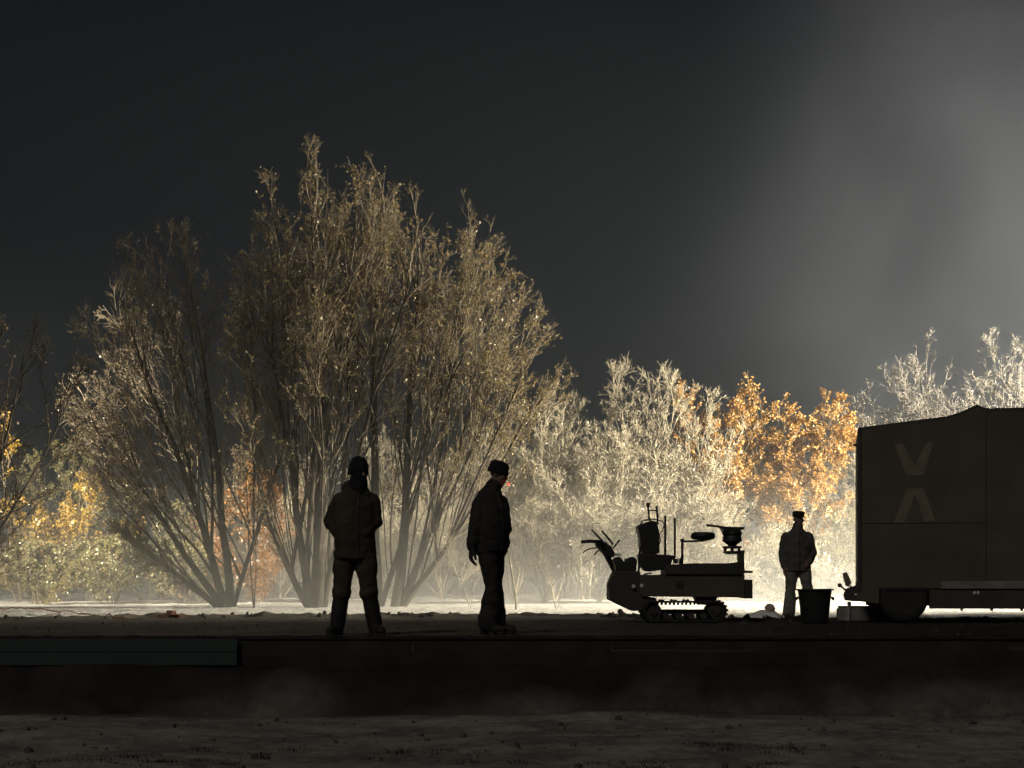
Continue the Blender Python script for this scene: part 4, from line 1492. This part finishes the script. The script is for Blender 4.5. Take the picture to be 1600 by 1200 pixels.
# round ball, stake and plate left of the man with the cap
D = 25.6
X = (1203 - 800) / F * D
bm = bmesh.new()
bmesh.ops.create_icosphere(bm, subdivisions=4, radius=0.085)
for v in bm.verts:
    v.co += v.normal * 0.009 * mnoise.noise(v.co * 14)
    v.co.z *= 0.95
o = finish(bm, 'round_stone', 'ball', None, True)
o.location = (X, D, ground_z(X, D) + 0.19)
tag(o, 'pinkish round stone on top of a snow lump left of the man with the cap', 'stone')
bm = bmesh.new()
bmesh.ops.create_icosphere(bm, subdivisions=4, radius=0.3)
for v in bm.verts:
    v.co += v.normal * 0.06 * mnoise.noise(v.co * 7)
    v.co.z = v.co.z * 0.45
o = finish(bm, 'snow_lump', mat('snow', (0.78, 0.76, 0.73), 0.9, 0.2, var=0.12, scale=9, bump=0.6, bscale=30), None, True)
o.location = (X - 0.08, D + 0.05, ground_z(X, D) + 0.02)
tag(o, 'rough snow lump left of the man with the cap', 'snow lump')
st = thing('wooden_stake', 'thin leaning stake in the snow left of the man with the cap', 'stake', (X + 0.11, D - 0.3, ground_z(X + 0.11, D - 0.3) - 0.03))
bm = bmesh.new()
tube(bm, [(0, 0, 0), (0.06, 0, 0.14), (0.115, 0, 0.30)], 0.011, 8)
finish(bm, 'shaft', 'bark_pale', st, True)
bm = bmesh.new()
tube(bm, [(0.10, 0, 0.28), (0.125, 0, 0.33)], 0.017, 8)
finish(bm, 'tip', 'ball', st, True)

# brick and cable at the left
D = 27.4
X = (266 - 800) / F * D
bk = thing('brick_pile', 'small heap of broken red bricks at the snow edge on the left', 'bricks', (X, D, ground_z(X, D)))
rng = random.Random(3)
for i, (dx, dy, dz, s) in enumerate(((-0.12, 0, 0.0, 1), (0.06, 0.05, 0.0, 0.9), (0.02, -0.02, 0.068, 0.8), (0.17, 0.1, 0.0, 0.7))):
    bm = bmesh.new()
    box(bm, -0.11 * s, 0.11 * s, -0.052, 0.052, 0, 0.068, 0.008)
    o = finish(bm, 'brick', 'brick', bk)
    o.location = (dx, dy, dz)
    o.rotation_euler = (0, rng.uniform(-0.15, 0.15), rng.uniform(-0.9, 0.9))
pts = []
for i in range(40):
    u = i / 39
    Dc = 36 - 10.5 * u
    Xc = (-40 - 800 + 235 * u) / F * Dc
    pts.append(Vector((Xc, Dc, ground_z(Xc, Dc) + 0.03 + 0.16 * math.sin(min(1, u * 1.05) * math.pi) * (1 - u))))
bm = bmesh.new()
tube(bm, pts, 0.011, 8)
o = finish(bm, 'red_cable', 'cable', None, True)
tag(o, 'reddish cable trailing over the snow at the far left', 'cable')

# clods and stones on the low ground and along the snow edge (uncountable)
rng = random.Random(21)
vs_, qs_, off = [], [], 0
ico = bmesh.new()
bmesh.ops.create_icosphere(ico, subdivisions=1, radius=1)
iv = np.array([v.co[:] for v in ico.verts])
iq = np.array([[v.index for v in f.verts] for f in ico.faces])
ico.free()
npr = np.random.default_rng(8)
for k in range(3200):
    m = rng.random()
    if m < 0.40:
        if rng.random() < 0.55:
            continue
        D = rng.uniform(9.2, 15.0)
        X = rng.uniform(-0.36, 0.36) * D
        s = 0.004 + 0.034 * rng.random() ** 6
    elif m < 0.62:
        D = rng.uniform(15.8, 23)
        X = rng.uniform(-0.36, 0.36) * D
        s = 0.004 + 0.016 * rng.random() ** 4
    else:
        X = rng.uniform(-11, 10)
        if fbm(X, 0, 0.9, 3, 12.0) < rng.uniform(-0.5, 0.6):
            continue
        D = boundary(X) + rng.gauss(-0.3, 0.4) + (rng.random() < 0.25) * rng.uniform(0, 2.5)
        s = 0.006 + 0.06 * rng.random() ** 3.5
    p = iv * s * npr.uniform(0.55, 1.3, (1, 3)) * npr.uniform(0.75, 1.25, (len(iv), 1))
    p += np.array([X, D, ground_z(X, D) + s * 0.25])
    vs_.append(p)
    qs_.append(iq + off)
    off += len(p)
o = link('clods', array_mesh('clods', np.concatenate(vs_), np.concatenate(qs_), False), 'soil')
o['kind'] = 'stuff'
o['label'] = 'dark earth clods and stones scattered over the ground'
o['category'] = 'clods'

# rank grass at the very front
vs_, off = [], 0
tufts = []
for (px, py, n, w) in ((300, 1186, 900, 0.45), (385, 1170, 500, 0.35), (120, 1192, 500, 0.4), (660, 1180, 600, 0.35), (880, 1196, 900, 0.6), (1170, 1172, 900, 0.35), (1100, 1192, 700, 0.5), (1440, 1140, 250, 0.25)):
    Dg = (CZ + 0.74) * F / (py - HY)
    tufts.append(((px - 800) / F * Dg, Dg, n, w))
gp = []
for (tx, ty, n, w) in tufts:
    for i in range(n // 2):
        cl = (i * 7919) % 9
        X, D = tx + w * math.sin(cl * 2.4 + tx) * 1.1 + rng.gauss(0, 0.06), ty + w * 0.5 * math.cos(cl * 1.7) + rng.gauss(0, 0.05)
        z = ground_z(X, D)
        h = rng.uniform(0.006, 0.05) * (0.4 + 0.6 * abs(math.sin(cl * 3.1)))
        a = rng.uniform(0, 6.28)
        l = rng.uniform(0.1, 0.7) * h
        wd = 0.004
        cx, sx = math.cos(a), math.sin(a)
        gp += [(X - sx * wd, D + cx * wd, z - 0.01), (X + sx * wd, D - cx * wd, z - 0.01), (X + cx * l + sx * wd * .3, D + sx * l - cx * wd * .3, z + h), (X + cx * l - sx * wd * .3, D + sx * l + cx * wd * .3, z + h)]
gp = np.array(gp)
o = link('grass', array_mesh('grass', gp, np.arange(len(gp)).reshape(-1, 4), False), mat('grass', (0.03, 0.035, 0.018), 0.9, 0.1, var=0.3))
o['kind'] = 'stuff'
o['label'] = 'dark rank grass tufts on the low ground in front'
o['category'] = 'grass'


# ------------------------------------------------------------------ air
def volume_mat(name, col, dens, g):
    m = bpy.data.materials.new(name)
    m.use_nodes = True
    nt = m.node_tree
    nt.nodes.clear()
    out = nt.nodes.new('ShaderNodeOutputMaterial')
    v = nt.nodes.new('ShaderNodeVolumePrincipled')
    v.inputs['Color'].default_value = (*col, 1)
    v.inputs['Density'].default_value = dens
    v.inputs['Anisotropy'].default_value = g
    nt.links.new(v.outputs[0], out.inputs['Volume'])
    return m, v, nt


bm = bmesh.new()
box(bm, -1300, 1300, -60, 1300, -2.2, 40)
hm, hv, hnt = volume_mat('haze', (0.80, 0.89, 1.0), HAZE_DENS, 0.35)
hz = finish(bm, 'haze', hm)
hz['kind'] = 'stuff'
hz['label'] = 'thin night mist filling the air'
hz['category'] = 'haze'


# mist lying low over the snow and between the trees
bm = bmesh.new()
box(bm, -40, 30, 33, 66, -0.4, 5.6)
mm, mv, nt = volume_mat('mist', (1, 0.99, 0.96), 0.0, 0.2)
geo = nt.nodes.new('ShaderNodeNewGeometry')
sep = nt.nodes.new('ShaderNodeSeparateXYZ')
nt.links.new(geo.outputs['Position'], sep.inputs[0])
mr = nt.nodes.new('ShaderNodeMapRange')
mr.inputs['From Min'].default_value = 5.6
mr.inputs['From Max'].default_value = 0.0
nt.links.new(sep.outputs[2], mr.inputs['Value'])
pw = nt.nodes.new('ShaderNodeMath')
pw.operation = 'POWER'
nt.links.new(mr.outputs[0], pw.inputs[0])
pw.inputs[1].default_value = 3.0
fm = nt.nodes.new('ShaderNodeMath')
fm.operation = 'MULTIPLY'
nt.links.new(pw.outputs[0], fm.inputs[0])
fm.inputs[1].default_value = MIST_DENS
nt.links.new(fm.outputs[0], mv.inputs['Density'])
ms = finish(bm, 'haze', mm)
ms['kind'] = 'stuff'
ms['label'] = 'bank of white mist lying low along the wood'
ms['category'] = 'mist'

# smoke drifting up behind the wood on the right
bm = bmesh.new()
SX0, SX1, SY0, SY1, SZ0, SZ1 = -4.0, 44.0, 69.0, 88.0, 2.0, 38.0
box(bm, SX0, SX1, SY0, SY1, SZ0, SZ1)
sm_, sv, nt = volume_mat('smoke', (0.93, 0.96, 1.0), 0.0, 0.1)
geo = nt.nodes.new('ShaderNodeNewGeometry')
nz_ = nt.nodes.new('ShaderNodeTexNoise')
nz_.inputs['Scale'].default_value = 0.085
nz_.inputs['Detail'].default_value = 5
nz_.inputs['Roughness'].default_value = 0.52
nz_.inputs['Distortion'].default_value = 0.6
nt.links.new(geo.outputs['Position'], nz_.inputs['Vector'])
sep = nt.nodes.new('ShaderNodeSeparateXYZ')
nt.links.new(geo.outputs['Position'], sep.inputs[0])


def math2(op, a, b):
    n = nt.nodes.new('ShaderNodeMath')
    n.operation = op
    for i, q in enumerate((a, b)):
        if isinstance(q, (int, float)):
            n.inputs[i].default_value = q
        else:
            nt.links.new(q, n.inputs[i])
    return n.outputs[0]


def smooth(src, a, b):
    n = nt.nodes.new('ShaderNodeMapRange')
    n.interpolation_type = 'SMOOTHSTEP'
    n.inputs['From Min'].default_value = a
    n.inputs['From Max'].default_value = b
    nt.links.new(src, n.inputs['Value'])
    return n.outputs[0]


# the plume leans to the right as it rises
lean_x = math2('SUBTRACT', sep.outputs[0], math2('MULTIPLY', sep.outputs[2], 0.28))
d_ = math2('MULTIPLY', smooth(nz_.outputs[0], 0.22, 0.85), smooth(lean_x, 0.0, 34.0))
d_ = math2('MULTIPLY', d_, smooth(sep.outputs[1], SY0, SY0 + 5))
d_ = math2('MULTIPLY', d_, smooth(sep.outputs[1], SY1, SY1 - 5))
d_ = math2('MULTIPLY', d_, smooth(sep.outputs[0], SX1, SX1 - 8))
d_ = math2('MULTIPLY', d_, smooth(sep.outputs[2], SZ1, SZ1 - 4))
nt.links.new(math2('MULTIPLY', d_, SMOKE_DENS), sv.inputs['Density'])
so = finish(bm, 'smoke', sm_)
so['kind'] = 'stuff'
so['label'] = 'pale smoke drifting up into the night sky behind the wood on the right'
so['category'] = 'smoke'
